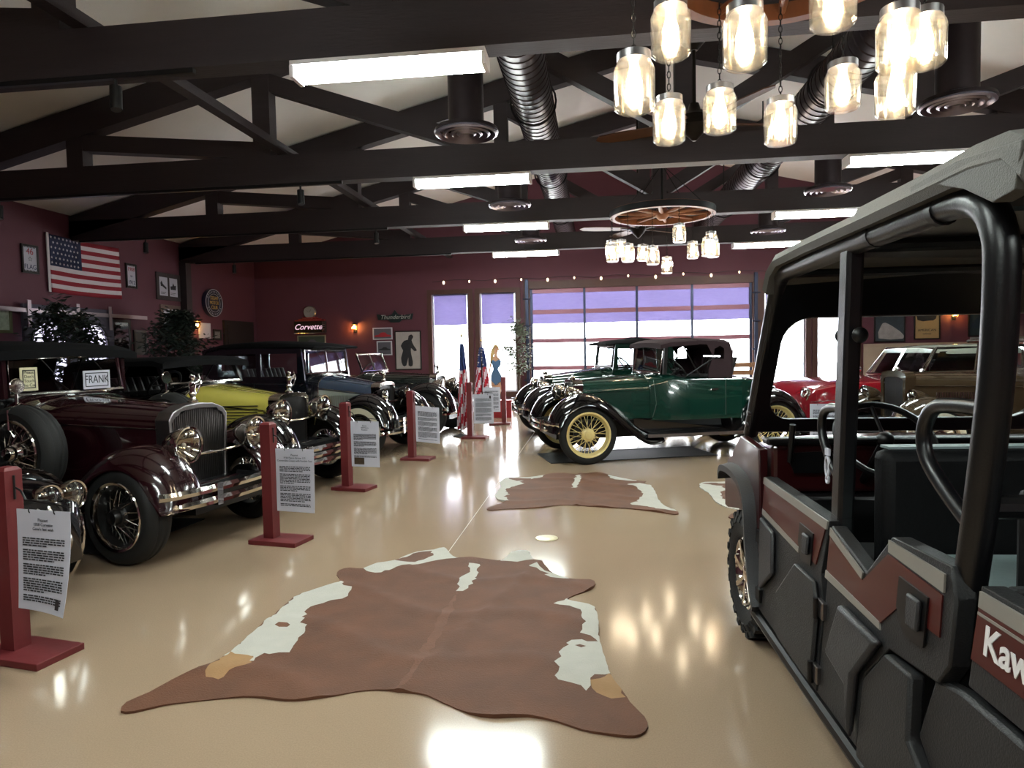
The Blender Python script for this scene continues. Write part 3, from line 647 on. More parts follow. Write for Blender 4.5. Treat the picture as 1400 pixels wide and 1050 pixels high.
    if sp is not None:
        for s in (-1, 1):
            so = wheel(t, sp, s*.735, s, Rr=Rr*.985, w=w, rr=rr, rim=g('rim', chrome), spokes=g('spokes', 'wire'), hubm=chrome, name='spare_tyre', z=.80)
            mm = MB().lathe([(0, -.015), (.055, -.01), (.06, 0), (.055, .004), (0, .004)], 20, (sp-.02, s*.74, .80+Rr+.14), 'x').cyl((sp-.03, s*.74, .80+Rr-.02), (sp-.03, s*.74, .80+Rr+.1), .010, 8)
            mm.build('spare_mirror', chrome, t)
            MB().tube([(sp+.0, s*(.735+w*.5), .80+Rr*.5), (sp+.0, s*(.735+w*.5), .8+Rr*.9), (sp, s*.735, .8+Rr+.012), (sp, s*(.735-w*.5), .8+Rr*.9)], .008, 6).build('spare_strap', chrome, t)
    return t
maroon = paint('deep maroon enamel', '#1c050a'); yellow = paint('primrose yellow enamel', '#b4a84c', .2); navy = paint('navy enamel', '#2e394b')
grey = paint('warm grey enamel', '#858a86'); blacknavy = paint('black navy enamel', '#0e1219'); dgreen = paint('dark green enamel', '#0b241d'); mgreen = paint('british green enamel', '#092e25'); dkblack = paint('black green enamel', '#0b1211')
whitew = pm('whitewall rubber', '#d8d2bd', .6, var=.06); ivory = pm('cream wheel enamel', '#dcc888', .35, coat=.5, var=.05)
tyrec = pm('tread rubber', '#0c0b0c', .8, var=.3, scale=40, bump=.3)
ct = vintage('vintage_car', 'deep maroon touring car with slatted chrome radiator and a name card in its windshield', (-3.28, 5.21), R(-9),
    dict(body=maroon, hood=maroon, fend=maroon, zr=1.12, xw=-1.28, zb=1.21, zt=1.52, ww=.545, top='soft', ztop=(1.55, 1.66), xe=-2.75, slats=26, rshape='peak', shell=steel, mascot='archer', bz=(.42, .51), bx=.52, z0=.47,
         lamp=(.28, .83, .40), lr=.135, hubm=black, R=.36, tw=.20, rr=.245, spare=-.92, steer=-7, tw2=.70, hw=.33, WB=3.2, rake=.03, sy=-.3, wsf=chrome, belt=1.06, postm=maroon, qhole=0))
vintage('vintage_car', 'yellow convertible with black top and horizontal hood louvres beside the maroon car', (-3.36, 7.15), R(-12),
    dict(body=blackp, hood=yellow, fend=blackp, zr=1.08, xw=-1.13, zb=1.20, zt=1.42, ww=.54, top='soft', ztop=(1.43, 1.49), xe=-2.5, louvre='h', louvm=pm('painted louvre shade', '#3a3612', .5), mascot='archer', lamp=(.17, .88, .37), lr=.14, R=.38, tw=.17, rr=.25,  # dark olive bars paint the shade in the gaps between yellow louvre ribs
         WB=3.0, rake=.12, core=black, hw=.26, spare=None, belt=1.08, sy=-.3, bz=(.36, .43, .50), tw2=.66, twotone=1, lower=yellow))
vintage('vintage_car', 'navy and grey closed sedan with wide whitewall tyres behind the yellow convertible', (-3.19, 10.0), R(-10.5),
    dict(body=blacknavy, hood=navy, fend=blackp, lower=grey, twotone=1, louvre='v', louvm=steel, zr=1.06, xw=-.97, zb=1.20, zt=1.56, ww=.58, top='sedan', xe=-2.75, zroof=1.70, wins=[(-1.72, -1.08), (-2.5, -1.8)], white=whitew, rim=blackp, spokes='disc', R=.385, tw=.15, rr=.245,
         WB=2.95, tail=-2.85, deck=0, core=black, mascot='bird', lamp=(.2, .86, .36), lr=.11, bucket=blackp, bz=(.36, .44, .52), belt=1.10, wsplit=True, rake=.03, visor=.18, topm=canvas_b, hw=.25))
vintage('vintage_car', 'black-green open tourer with bare chrome windshield between the sedan and the floor flags', (-2.88, 12.28), R(-7),
    dict(body=dkblack, hood=dkblack, fend=blackp, zr=1.10, xw=-1.25, zb=1.16, zt=1.48, ww=.55, top='none', R=.40, tw=.16, rr=.25, WB=3.1, mascot='bird', lamp=(.2, .88, .38), lr=.13, wsplit=True, rake=.12, core=black, bz=(.42, .5), belt=1.05, sb=.1))
rd = dict(body=mgreen, hood=mgreen, fend=blackp, zr=1.08, xw=-1.09, zb=1.15, zt=1.54, ww=.52, top='roadster', topm=canvas_br, ztop=(1.53, 1.61), xe=-2.02, WB=2.63, R=.385, tw=.12, rr=.285, rim=ivory, hubm=ivory, core=black, lamp=(.16, .88, .36), lr=.115,
    bz=(.45, .53), bx=.54, belt=1.08, tw2=.60, quarter=.30, qhole=1, edge=steel, mould=mgreen, seamm=steel, door=(-.95, -1.95), hw=.24, bw=.64, tail=-2.95, sb=.26, rake=.05)
vintage('vintage_car', 'british green roadster with brown canvas top and cream wire wheels before the glass door', (-.315, 9.465), R(197.2), rd)
cp = dict(rd); cp.update(body=dgreen, hood=dgreen, top='coupe', topm=canvas_b, zb=1.18, zt=1.53, xw=-1.04, wins=[(-1.78, -1.12)], xe=-2.05, zroof=1.66, visor=.12, WB=2.63, tail=-2.9, ww=.53, mould=dgreen, seamm=black, wsf=black)
vintage('vintage_car', 'dark green closed coupe with black roof standing behind the green roadster', (-.86, 11.75), R(194), cp)
# ------------------------------------------------------------------ later cars
def car50(name, label, o, h, P):
    g = P.get; t = thing(name, label, 'car', (o[0], o[1], 0), h); bm_, rm = P['body'], P['roof']
    L = g('L', 4.6); W = g('W', .88); fx_ = .80; zb = .26
    S = P['secs']  # (x, half width, z shoulder, z top)
    MB().loft([arch_ring(x, w, zb, zs, zt, e=3.6) for x, w, zs, zt in S]).build('body', bm_, t, 40)
    xw = P['xw']; bl = g('belt', .88); zr = g('zr', 1.42); xe = P['xe']
    rs = [(xw-.26, .60, zr-.09, zr-.04), (xw-.5, .64, zr-.11, zr+.0), ((xw+xe)/2, .66, zr-.11, zr+.02), (xe+.5, .64, zr-.12, zr-.01), (xe+.22, .6, zr-.16, zr-.09)]
    MB().loft([arch_ring(x, w, zs-.02, zs, zt, e=3) for x, w, zs, zt in rs]).build('roof', rm, t, 40)
    fr = MB().tube([(xw, -.66, bl+.02), (xw-.28, -.58, zr-.05), (xw-.28, .58, zr-.05), (xw, .66, bl+.02)], .018, 8, True)
    f = fr.build('windshield_frame', chrome, t)
    n = 8; vs = []
    for k in range(n+1):
        y = -.64+1.28*k/n; b = .10*(1-(2*k/n-1)**2)
        vs += [(xw+b, y, bl+.02), (xw-.28+b*.7, y*.9, zr-.05)]
    MB().add(vs+[(a-.006, b, c) for a, b, c in vs], [(2*k, 2*k+1, 2*k+3, 2*k+2) for k in range(n)]+[(2*n+2+2*k, 2*n+4+2*k, 2*n+5+2*k, 2*n+3+2*k) for k in range(n)]).build('windshield_glass', glass_c, f, 60)
    for s in (-1, 1):
        MB().tube([(xw-.02, s*.66, bl), (xw-.3, s*.60, zr-.04), (xe+.5, s*.62, zr-.05), (xe+.05, s*.64, bl)], .02, 8).build('side_frame', chrome, t)
        MB().beam((xw-.95, s*.655, bl), (xw-.95, s*.62, zr-.04), .04, .03).build('door_pillar', chrome, t)
        MB().beam((S[1][0]-.2, s*(W+.005), .62), (xe-.4, s*(W+.008), .62), .012, .03).build('side_moulding', chrome, t)
        for x in (-.0, -P['WB']):
            wheel(t, x, s*.74, s, Rr=.34, w=.17, rr=.20, white=whitew, rim=chrome, spokes='disc', name='wheel')
            MB().lathe([(.36, -.0), (.42, .0), (.42, .03), (.36, .03)], 28, (x, s*(W-.02) if s > 0 else s*(W-.02)-.03, .36), 'y').build('wheel_lip', chrome, t)
    MB().box(xw-1.15, xw-1.0, -.56, .56, bl-.05, bl+.22).build('front_seat_back', leather, t, 0, bevel=.03)
    MB().box(xe+.3, xe+.55, -.58, .58, bl-.05, bl+.24).build('rear_seat_back', leather, t, 0, bevel=.03)
    for s in (-1, 1):
        MB().plate([(xe-.0, bl), (xe+.6, bl), (xe+.62, zr-.10), (xe+.25, zr-.12)], [], lambda x, z: (x, s*(.655-.07*(z-bl)), z), lambda x, z: (x, s*(.63-.07*(z-bl)), z)).build('rear_quarter', bm_, t, 0)
        MB().plate([(xe+.6, bl), (xw-.1, bl), (xw-.34, zr-.09), (xe+.62, zr-.10)], [], lambda x, z: (x, s*(.652-.07*(z-bl)), z), lambda x, z: (x, s*(.648-.07*(z-bl)), z)).build('side_glass', glass('tinted car glass', '#4a4c50', .08), t, 0)
    MB().beam((xe+.15, -.58, bl), (xe+.3, -.55, zr-.06), .02, .02).beam((xe+.15, .58, bl), (xe+.3, .55, zr-.06), .02, .02).build('rear_glass_frame', chrome, t)
    steering(t, xw-.45, .36, bl+.05, .19)
    x0 = S[0][0]
    for y, z in P['lamps']:
        for s in (-1, 1): headlight(t, P.get('lx', x0-.06), s*y, z, P.get('lr', .085), chrome, .14)
    bumper(t, x0+.10, W*.93, g('bz', (.40,)), bow=.22, h=.12, arm=.2)
    MB().plate(sm([(-.5, .5), (.5, .5), (.52, .6), (.44, .68), (-.44, .68), (-.52, .6)], 1), [], lambda y, z: (x0+.012, y, z), lambda y, z: (x0-.1, y, z)).build('grille', black, t, 0)
    mb = MB()
    for k in range(13): mb.ball((x0+.03, -.42+.07*k, .585), .02, sz=3.4, n=8, m=6)
    mb.build('grille_teeth', chrome, t)
    for s in (-1, 1): MB().lathe([(0, .02), (.05, .015), (.05, -.01), (0, -.01)], 16, (xw+.05, s*.8, bl+.08), 'x').cyl((xw+.04, s*.8, bl-.06), (xw+.04, s*.8, bl+.05), .008, 6).build('door_mirror', chrome, t)
    return t
redp = paint('bright red enamel', '#8e1220'); creamp = paint('cream roof enamel', '#d9dccb', .3); brownp = paint('brown enamel', '#3e3122')
vt = car50('sports_car', 'black sports car nose with paired chrome headlamps beside the closest red post', (-3.85, 3.20), R(-6), dict(body=blackp, roof=blackp, xw=-1.25, xe=-2.6, WB=2.6, zr=1.2, belt=.86, lr=.088, lx=.52,
    secs=[(.62, .66, .50, .60), (.48, .80, .62, .72), (.1, .88, .70, .79), (-.6, .89, .76, .84), (-1.5, .88, .80, .88), (-2.6, .88, .78, .86), (-3.3, .8, .72, .78), (-3.6, .66, .62, .66)], lamps=[(.53, .655), (.705, .65)], bz=(.40,)))
car50('hardtop_car', 'bright red two-tone hardtop with cream roof seen through the utility vehicle cab', (3.58, 11.1), R(191), dict(body=redp, roof=creamp, xw=-1.05, xe=-3.2, WB=2.9, zr=1.44, belt=.98, lr=.10,
    secs=[(.75, .70, .62, .74), (.62, .84, .78, .88), (.2, .88, .86, .95), (-1.0, .9, .90, .98), (-2.0, .9, .9, .98), (-3.2, .9, .9, .97), (-3.9, .84, .84, .9), (-4.2, .7, .7, .74)], lamps=[(.66, .76)], bz=(.42,)))
vintage('streamlined_car', 'brown thirties car with split headlamps and tall grille in front of the red hardtop', (3.80, 9.15), R(193), dict(body=brownp, hood=brownp, fend=brownp, lower=brownp, zr=1.14, xw=-1.6, zb=1.14, zt=1.46, top='coupe', topm=brownp, zroof=1.58,
    wins=[(-2.3, -1.7)], xe=-3.0, WB=3.0, tail=-3.4, slats=15, rshape='round', hw=.24, lamp=(.12, .82, .46), lr=.105, nobar=1, bucket=brownp, shell=brownp, sw=.05, white=whitew, rim=chrome, spokes='disc', tw=.18, rr=.23, bz=(.5,), belt=1.08, louvre='v', louvm=chrome, mould=brownp, seamm=black, R=.36, edge=chrome))
# plates behind the maroon car's windshield
c5, s5 = cos(R(-9)), sin(R(-9))
def c1(x, y, z): return (-3.28+c5*x-s5*y, 5.21+s5*x+c5*y, z)
def card(name, label, cat, w, h, loc, rz, lines, m=paper, bord=False, rx=0, inkm=ink):
    t = thing(name, label, cat, loc, rz)
    MB().box(0-.003, .003, -w/2, w/2, 0, h).build('sheet', m, t, 0)
    if bord:
        MB().plate(rect(-w/2+.02, w/2-.02, .02, h-.02), [rect(-w/2+.028, w/2-.028, .028, h-.028)], lambda y, z: (.0045, y, z), lambda y, z: (.0033, y, z)).build('printed_border', inkm, t, 0)
    for s, sz, z, sx in lines: text(s, sz, inkm, t, (.004, 0, z), (pi/2, 0, pi/2), 'lettering', .0005, sx=sx)
    return t
card('name_card', 'white bordered card reading FRANK inside the maroon windshield', 'sign', .28, .165, c1(-1.245, .24, 1.225), R(-9), [('FRANK', .10, .0825, .8)], bord=True)
card('notice_card', 'small cream handwritten card behind the maroon windshield, opposite the FRANK card', 'sign', .15, .19, c1(-1.245, -.40, 1.245), R(-9), [('Please', .035, .15, 1), ("Don't", .035, .115, 1), ('Touch', .035, .08, 1), ('the Car', .035, .045, 1)], pm('cream card', '#cfc8a6', .8), bord=True)
# ------------------------------------------------------------------ utility vehicle
TH = R(-2.5)
ut = thing('utility_vehicle', 'red and black open side-by-side utility vehicle with roll cage and roof', 'utility vehicle', (.73, 3.54, 0), pi/2-TH)
plast = pm('grained black plastic', '#19191b', .55, var=.15, scale=40, bump=.25, bscale=180)
plast2 = pm('charcoal plastic', '#2b2b2e', .5, var=.12, scale=40, bump=.25, bscale=180)
cage = pm('cage tube powder coat', '#0b0b0e', .34, var=.1, scale=40, bump=.08)
utred = pm('candy red body paint', '#2e070a', .3, coat=.35, var=.08); decalred = pm('red decal film', '#43100f', .38, coat=.2, var=.06); silver = pm('silver decal', '#8d8983', .4, .3, var=.05); roofm = pm('grey grained roof plastic', '#5a5a57', .6, var=.12, scale=60, bump=.3)
seatb = pm('black seat vinyl', '#08080a', .6, spec=.2, var=.2, scale=20, bump=.15); seatg = pm('grey seat vinyl', '#7f8f8f', .5, var=.08, scale=10, bump=.1)
def yo(z): return .05-.0833*(z-.3)
def sp_(pts, off0, off1, name, mat, par=ut, bev=.006, holes=()):
    return MB().plate(pts, holes, lambda s, z: (s, yo(z)+off0, z), lambda s, z: (s, yo(z)+off1, z)).build(name, mat, par, 30, bevel=bev)
# front door
d1 = sp_([(-.405, .91), (-1.155, .90), (-1.12, .71), (-1.165, .60), (-1.165, .315), (-.75, .325), (-.47, .335), (-.40, .6)], -.05, 0, 'front_door', plast)
sp_([(-.41, .885), (-1.135, .875), (-1.075, .725), (-.42, .77)], 0, .004, 'red_decal', decalred, d1, 0)
sp_([(-.405, .908), (-1.15, .898), (-1.145, .868), (-.405, .878)], 0, .006, 'silver_stripe', silver, d1, 0)
sp_([(-.42, .77), (-.90, .735), (-.90, .715), (-.42, .745)], .001, .005, 'silver_stripe', silver, d1, 0)
sp_([(-.72, .50), (-.90, .675), (-1.10, .675), (-1.15, .60), (-1.15, .33), (-.775, .34)], 0, .018, 'raised_panel', plast, d1, .01)
sp_([(-.43, .735), (-.62, .715), (-.66, .55), (-.50, .43), (-.46, .6)], 0, .02, 'facet_panel', plast2, d1, .015)
def latch(par, s0, s1, z0, z1):
    sp_([(s0, z1), (s1, z1-.005), (s1, z0), (s0+(s1-s0)*.35, z0-.01), (s0, z0+.05)], .004, .009, 'handle_recess', black, par, 0)
    sp_([(s0+(s1-s0)*.45, z1-.02), (s1-(s1-s0)*.12, z1-.02), (s1-(s1-s0)*.12, z0+.03), (s0+(s1-s0)*.5, z0+.03)], .009, .022, 'door_handle', plast2, par, .006)
latch(d1, -.90, -1.04, .71, .83)
# rear door
d2 = sp_([(-1.17, .89), (-1.45, .825), (-1.58, .965), (-1.87, .975), (-1.90, .90), (-1.90, .75), (-1.86, .69), (-1.62, .665), (-1.50, .54), (-1.495, .31), (-1.18, .315)], -.05, 0, 'rear_door', plast)
sp_([(-1.175, .855), (-1.44, .795), (-1.575, .915), (-1.85, .90), (-1.855, .80), (-1.66, .80), (-1.565, .715), (-1.175, .735)], 0, .004, 'red_decal', decalred, d2, 0)
sp_([(-1.575, .955), (-1.855, .952), (-1.857, .908), (-1.58, .922)], .001, .006, 'silver_stripe', silver, d2, 0)
sp_([(-1.175, .883), (-1.44, .818), (-1.435, .797), (-1.175, .858)], .001, .006, 'silver_stripe', silver, d2, 0)
sp_([(-1.17, .738), (-1.565, .72), (-1.575, .700), (-1.17, .712)], .001, .006, 'silver_stripe', silver, d2, 0)
sp_([(-1.34, .685), (-1.60, .675), (-1.475, .52), (-1.475, .33), (-1.43, .47), (-1.27, .50)], 0, .03, 'facet_panel', plast2, d2, .012)
latch(d2, -1.655, -1.80, .75, .88)
for s, z in ((-.415, .64), (-.48, .40), (-1.165, .60), (-1.165, .38)):
    MB().box(s-.03, s+.03, yo(z)-.005, yo(z)+.014, z-.03, z+.03).build('hinge', steel if s < -1 else black, ut, 0, bevel=.004)
    if s < -1: MB().cyl((s+.012, yo(z)+.02, z-.035), (s+.012, yo(z)+.02, z+.035), .009, 8).build('hinge_pin', black, ut)
# fixed panels
sp_([(-1.51, .30), (-1.51, .53), (-1.62, .655), (-1.76, .66), (-1.775, .50), (-1.85, .46), (-1.96, .29)], -.03, .012, 'rear_side_panel', plast, ut, .01)
sp_([(-1.83, .69), (-1.93, .71), (-3.0, .71), (-3.0, .55), (-2.95, .40), (-2.2, .62), (-1.98, .45), (-1.86, .46), (-1.78, .52)], -.05, -.01, 'rear_fender', plast, ut, .01)
MB().box(-1.6, -.55, -1.5, .0, .24, .30).build('floor_pan', black, ut, 0)
MB().box(-3.0, -1.6, -1.42, -.1, .27, .5).build('rear_chassis', black, ut, 0)
for yy in (.05, -1.5): MB().tube([(-.42, yy, .30), (-1.0, yy, .285), (-1.97, yy, .275)], .022, 8).build('rocker_rail', black, ut)
# cargo bed
bd = MB().box(-3.05, -1.95, -1.46, yo(.85)-.012, .735, .76).plate([(-1.955, .735), (-1.965, .965), (-3.05, .965), (-3.05, .735)], [], lambda s, z: (s, yo(z)-.01, z), lambda s, z: (s, yo(z)-.06, z)).box(-3.05, -1.965, -1.48, -1.43, .76, .965).box(-1.995, -1.965, -1.43, -.07, .76, .965).build('cargo_bed', plast, ut, 0, bevel=.006)
sp_([(-1.975, .94), (-3.0, .94), (-3.0, .80), (-1.965, .80)], -.01, -.005, 'red_decal', decalred, bd, 0)
sp_([(-1.975, .955), (-3.0, .955), (-3.0, .915), (-1.975, .92)], -.009, -.003, 'silver_stripe', silver, bd, 0)
sp_([(-1.975, .91), (-3.0, .904), (-3.0, .898), (-1.975, .904)], -.009, -.003, 'silver_stripe', silver, bd, 0)
text('Kawasaki', .088, pm('white decal vinyl', '#d8d4d4', .5), bd, (-2.005, yo(.86)-.003, .858), (pi/2-.083, 0, pi), 'lettering', .001, 'LEFT', .95, 0, .0022)
# front end
fl = [(.20, .80), (.16, .85), (.0, .865), (-.18, .85), (-.27, .80), (-.31, .72), (-.335, .58), (-.40, .42), (-.46, .33)]
MB().sweep([(a, .0, b) for a, b in sm(fl, 3)], [(-.09, -.02), (.055, -.02), (.06, .0), (.05, .02), (-.09, .02)], (0, 1, 0)).build('fender_flare', plast2, ut, 40) if 0 else None
def flare(sy, name='fender_flare'):
    P = sm(fl, 3); rg = []
    for i, (a, b) in enumerate(P):
        p, q = P[max(i-1, 0)], P[min(i+1, len(P)-1)]; dx, dz = q[0]-p[0], q[1]-p[1]; L = math.hypot(dx, dz); nx, nz = dz/L, -dx/L
        if nz < 0 and i < 12: nx, nz = -nx, -nz
        y0, y1 = (-.14, .075) if sy > 0 else (-1.31, -1.525)
        k = .028
        rg.append([(a, y0, b), (a, y1, b-.015), (a+nx*k*.6, y1, b+nz*k*.6), (a+nx*k, y1-(y1-y0)*.2, b+nz*k), (a+nx*k, y0, b+nz*k)])
    MB().loft(rg).build(name, plast2, ut, 30)
flare(1); flare(-1)
for y0, y1 in ((-.02, .02), (-1.47, -1.43)):
    MB().plate([(.12, .88), (.10, .95), (-.06, 1.05), (-.38, 1.03), (-.395, .62), (-.47, .34), (-.42, .36), (-.345, .58), (-.32, .73), (-.27, .81), (-.18, .87), (0, .88)], [], lambda s, z: (s, y1, z), lambda s, z: (s, y0, z)).build('front_quarter_panel', utred, ut, 30, bevel=.008)
MB().loft([[(s, y, z) for y, z in ((-.06, zb_), (-.06, zt_-.03), (-.16, zt_), (-.72, zt_+.02), (-1.29, zt_), (-1.39, zt_-.03), (-1.39, zb_))] for s, zb_, zt_ in ((-.36, .6, 1.05), (-.05, .6, 1.04), (.3, .6, .95), (.55, .55, .86), (.62, .55, .74))]).build('hood', utred, ut, 30)
MB().box(-.42, -.365, -1.42, -.03, .84, 1.06).build('dash_upper', utred, ut, 0, bevel=.02)
MB().box(-.46, -.37, -1.42, -.03, .40, .835).build('dash_lower', black, ut, 0, bevel=.02)
MB().box(-.44, -.36, -1.44, .0, 1.055, 1.085).build('dash_top', black, ut, 0, bevel=.01)
MB().plate(sm([(-.33, .93), (-.12, .93), (-.10, .98), (-.12, 1.02), (-.33, 1.03), (-.35, .98)], 1), [], lambda y, z: (-.43, y, z), lambda y, z: (-.421, y, z)).build('dash_panel', black, ut, 0)
# windshield surround with rounded opening
def rr_(a, b, c, d, r):
    o = []
    for cx, cy, a0 in ((b-r, c+r, -90), (b-r, d-r, 0), (a+r, d-r, 90), (a+r, c+r, 180)):
        for k in range(6): o.append((cx+r*cos(R(a0+18*k)), cy+r*sin(R(a0+18*k))))
    return o
def ws(z): return .03-.62*(z-1.07)
hole = rr_(-1.36, -.11, 1.13, 1.615, .11)
MB().plate(rect(-1.45, -.03, 1.06, 1.82), [hole], lambda y, z: (ws(z), y, z), lambda y, z: (ws(z)-.05, y, z)).build('windshield_surround', cage, ut, 0, bevel=.01)
MB().plate([(y, z) for y, z in hole], [], lambda y, z: (ws(z)-.02, y, z), lambda y, z: (ws(z)-.024, y, z)).build('windshield_pane', glass_c, ut, 0)
for z in (1.10, 1.16): MB().cyl((ws(z)-.03, -.03, z), (ws(z)-.03, -.015, z), .012, 10).build('cage_bolt', steel, ut)
# roll cage
for y, nm_ in ((-.055, 1), (-1.43, 0)):
    MB().tube(sm([(.03, y, 1.05), (-.12, y, 1.30), (-.31, y, 1.60), (-.43, y, 1.775), (-.53, y, 1.805), (-.75, y, 1.81), (-1.2, y, 1.82), (-1.6, y, 1.825), (-1.80, y, 1.825), (-1.90, y, 1.795), (-1.945, y, 1.73), (-1.955, y, 1.64), (-1.94, y, 1.40), (-1.89, y, 1.10), (-1.845, y, .86), (-1.82, y, .62)], 3), .036, 12).build('cage_hoop', cage, ut, 60)
    MB().beam((-1.19, y, 1.81), (-1.12, y, .90), .055, .075, (1, 0, 0)).beam((-1.12, y, .92), (-1.12, y, .32), .055, .075, (1, 0, 0)).build('cage_pillar', cage, ut, 0, bevel=.012)
    for k in (-1.36, -1.72): MB().lathe([(.034, -.012), (.0385, -.012), (.0385, .012), (.034, .012)], 14, (k, y, 1.823), 'x').build('cage_collar', black, ut)
for s, z in ((-.5, 1.81), (-1.19, 1.82), (-1.85, 1.82), (-1.89, 1.12)):
    MB().cyl((s, -.05, z), (s, -1.43, z), .028, 10).build('cage_crossbar', cage, ut)
MB().box(-1.93, -.52, -1.46, -1.44, 1.60, 1.80).build('side_valance', cage, ut, 0)
MB().tube(sm([(-1.93, -.06, 1.345), (-1.80, -.05, 1.345), (-1.71, -.045, 1.33), (-1.665, -.045, 1.27), (-1.68, -.045, 1.20), (-1.76, -.05, 1.13), (-1.88, -.055, 1.06)], 4), .019, 10).build('grab_bar', cage, ut, 60)
MB().tube(sm([(-1.12, -.06, 1.275), (-1.0, -.06, 1.27), (-.93, -.06, 1.24), (-.92, -.06, 1.17), (-1.0, -.06, 1.08), (-1.10, -.06, 1.02)], 4), .016, 10).build('grab_bar', cage, ut, 60)
for x in (-1.10, -1.24): MB().ball((x, -.06, 1.525), .026, sx=.7, sz=1, n=12).build('mount_knob', black, ut)
# roof
rf = MB(); rg = []
for s, zl, zt_ in ((-.42, 1.73, 1.77), (-.47, 1.80, 1.845), (-.56, 1.835, 1.88), (-.9, 1.845, 1.89), (-1.34, 1.85, 1.895), (-1.36, 1.85, 1.91), (-1.7, 1.855, 1.915), (-1.95, 1.86, 1.925), (-2.06, 1.85, 1.92), (-2.12, 1.80, 1.89)):
    rg.append([(s, .0, zl-.01), (s, .015, zl+.012), (s, .0, zt_-.006), (s, -.06, zt_), (s, -.3, zt_+.012), (s, -.74, zt_+.018), (s, -1.2, zt_+.012), (s, -1.43, zt_), (s, -1.49, zt_-.006), (s, -1.505, zl+.012), (s, -1.49, zl-.01), (s, -.74, zl-.005)])
rf.loft(rg).build('roof', roofm, ut, 40)
sp2 = MB().plate(sm([(-1.70, 1.86), (-1.82, 1.865), (-1.93, 1.83), (-2.03, 1.78), (-2.10, 1.79), (-2.12, 1.88), (-1.9, 1.90), (-1.7, 1.89)], 1), [], lambda s, z: (s, .012, z), lambda s, z: (s, -.03, z)).build('roof_ear', roofm, ut, 0, bevel=.006)
MB().box(-2.0, -.5, -1.44, -.06, 1.832, 1.842).build('headliner', black, ut, 0)
# seats and controls
def pad(name, s0, s1, y0, y1, z0, z1, mat): MB().box(s0, s1, y0, y1, z0, z1).build(name, mat, ut, 30, bevel=.03)
pad('front_seat_cushion', -1.13, -.68, -1.38, -.12, .55, .70, seatb); pad('front_seat_back', -1.27, -1.16, -1.38, -.13, .62, 1.15, seatb)
pad('rear_seat_cushion', -1.80, -1.30, -1.38, -.10, .72, .84, seatg); pad('rear_seat_back', -1.94, -1.83, -1.38, -.16, .76, 1.16, seatb)
MB().box(-1.22, -1.16, -1.36, -.16, 1.152, 1.16).build('painted_lit_edge', seatg, ut, 0)  # grey strip paints the lit top edge of the front seat back
MB().box(-1.80, -1.31, -1.36, -.12, .31, .69).build('seat_base', black, ut, 0)
MB().box(-1.85, -.45, -1.50, -1.46, .32, .95).build('passenger_door', plast, ut, 0)
MB().tube([(-.5, -1.42, 1.20), (-1.2, -1.42, 1.20), (-1.85, -1.42, 1.2)], .03, 10).build('passenger_rail', black, ut)
steering(ut, -.62, -.42, 1.10, .19, 45)
MB().tube([(-.43, -.10, .98), (-.47, -.10, 1.15)], [.012, .014], 8).build('gear_lever', black, ut)
MB().tube([(-.50, -.9, 1.06), (-.52, -.9, 1.16)], [.02, .035], 10).build('shift_knob', plast2, ut)
MB().beam((-1.075, -.085, 1.78), (-1.04, -.085, .72), .035, .006, (0, 1, 0)).build('seat_belt', pm('black webbing', '#141416', .8), ut, 0)
kt = thing('key_tag', 'white key tag and clip hanging by the front cab pillar', 'key tag', (.73-.060*cos(TH)+0, 3.54, 0), pi/2-TH)
kt.location = (.73+.0, 3.54, 0)
MB().box(-1.022, -.988, -.052, -.044, 1.10, 1.125).build('tag', paper, kt, 0)
MB().tube([(-1.005+.016*cos(a), -.048, 1.06+.035*sin(a)) for a in [2*pi*k/16 for k in range(16)]], .006, 6, True).tube([(-1.005+.011*cos(a), -.048, 1.015+.014*sin(a)) for a in [2*pi*k/12 for k in range(12)]], .005, 6, True).build('clip', paper, kt)
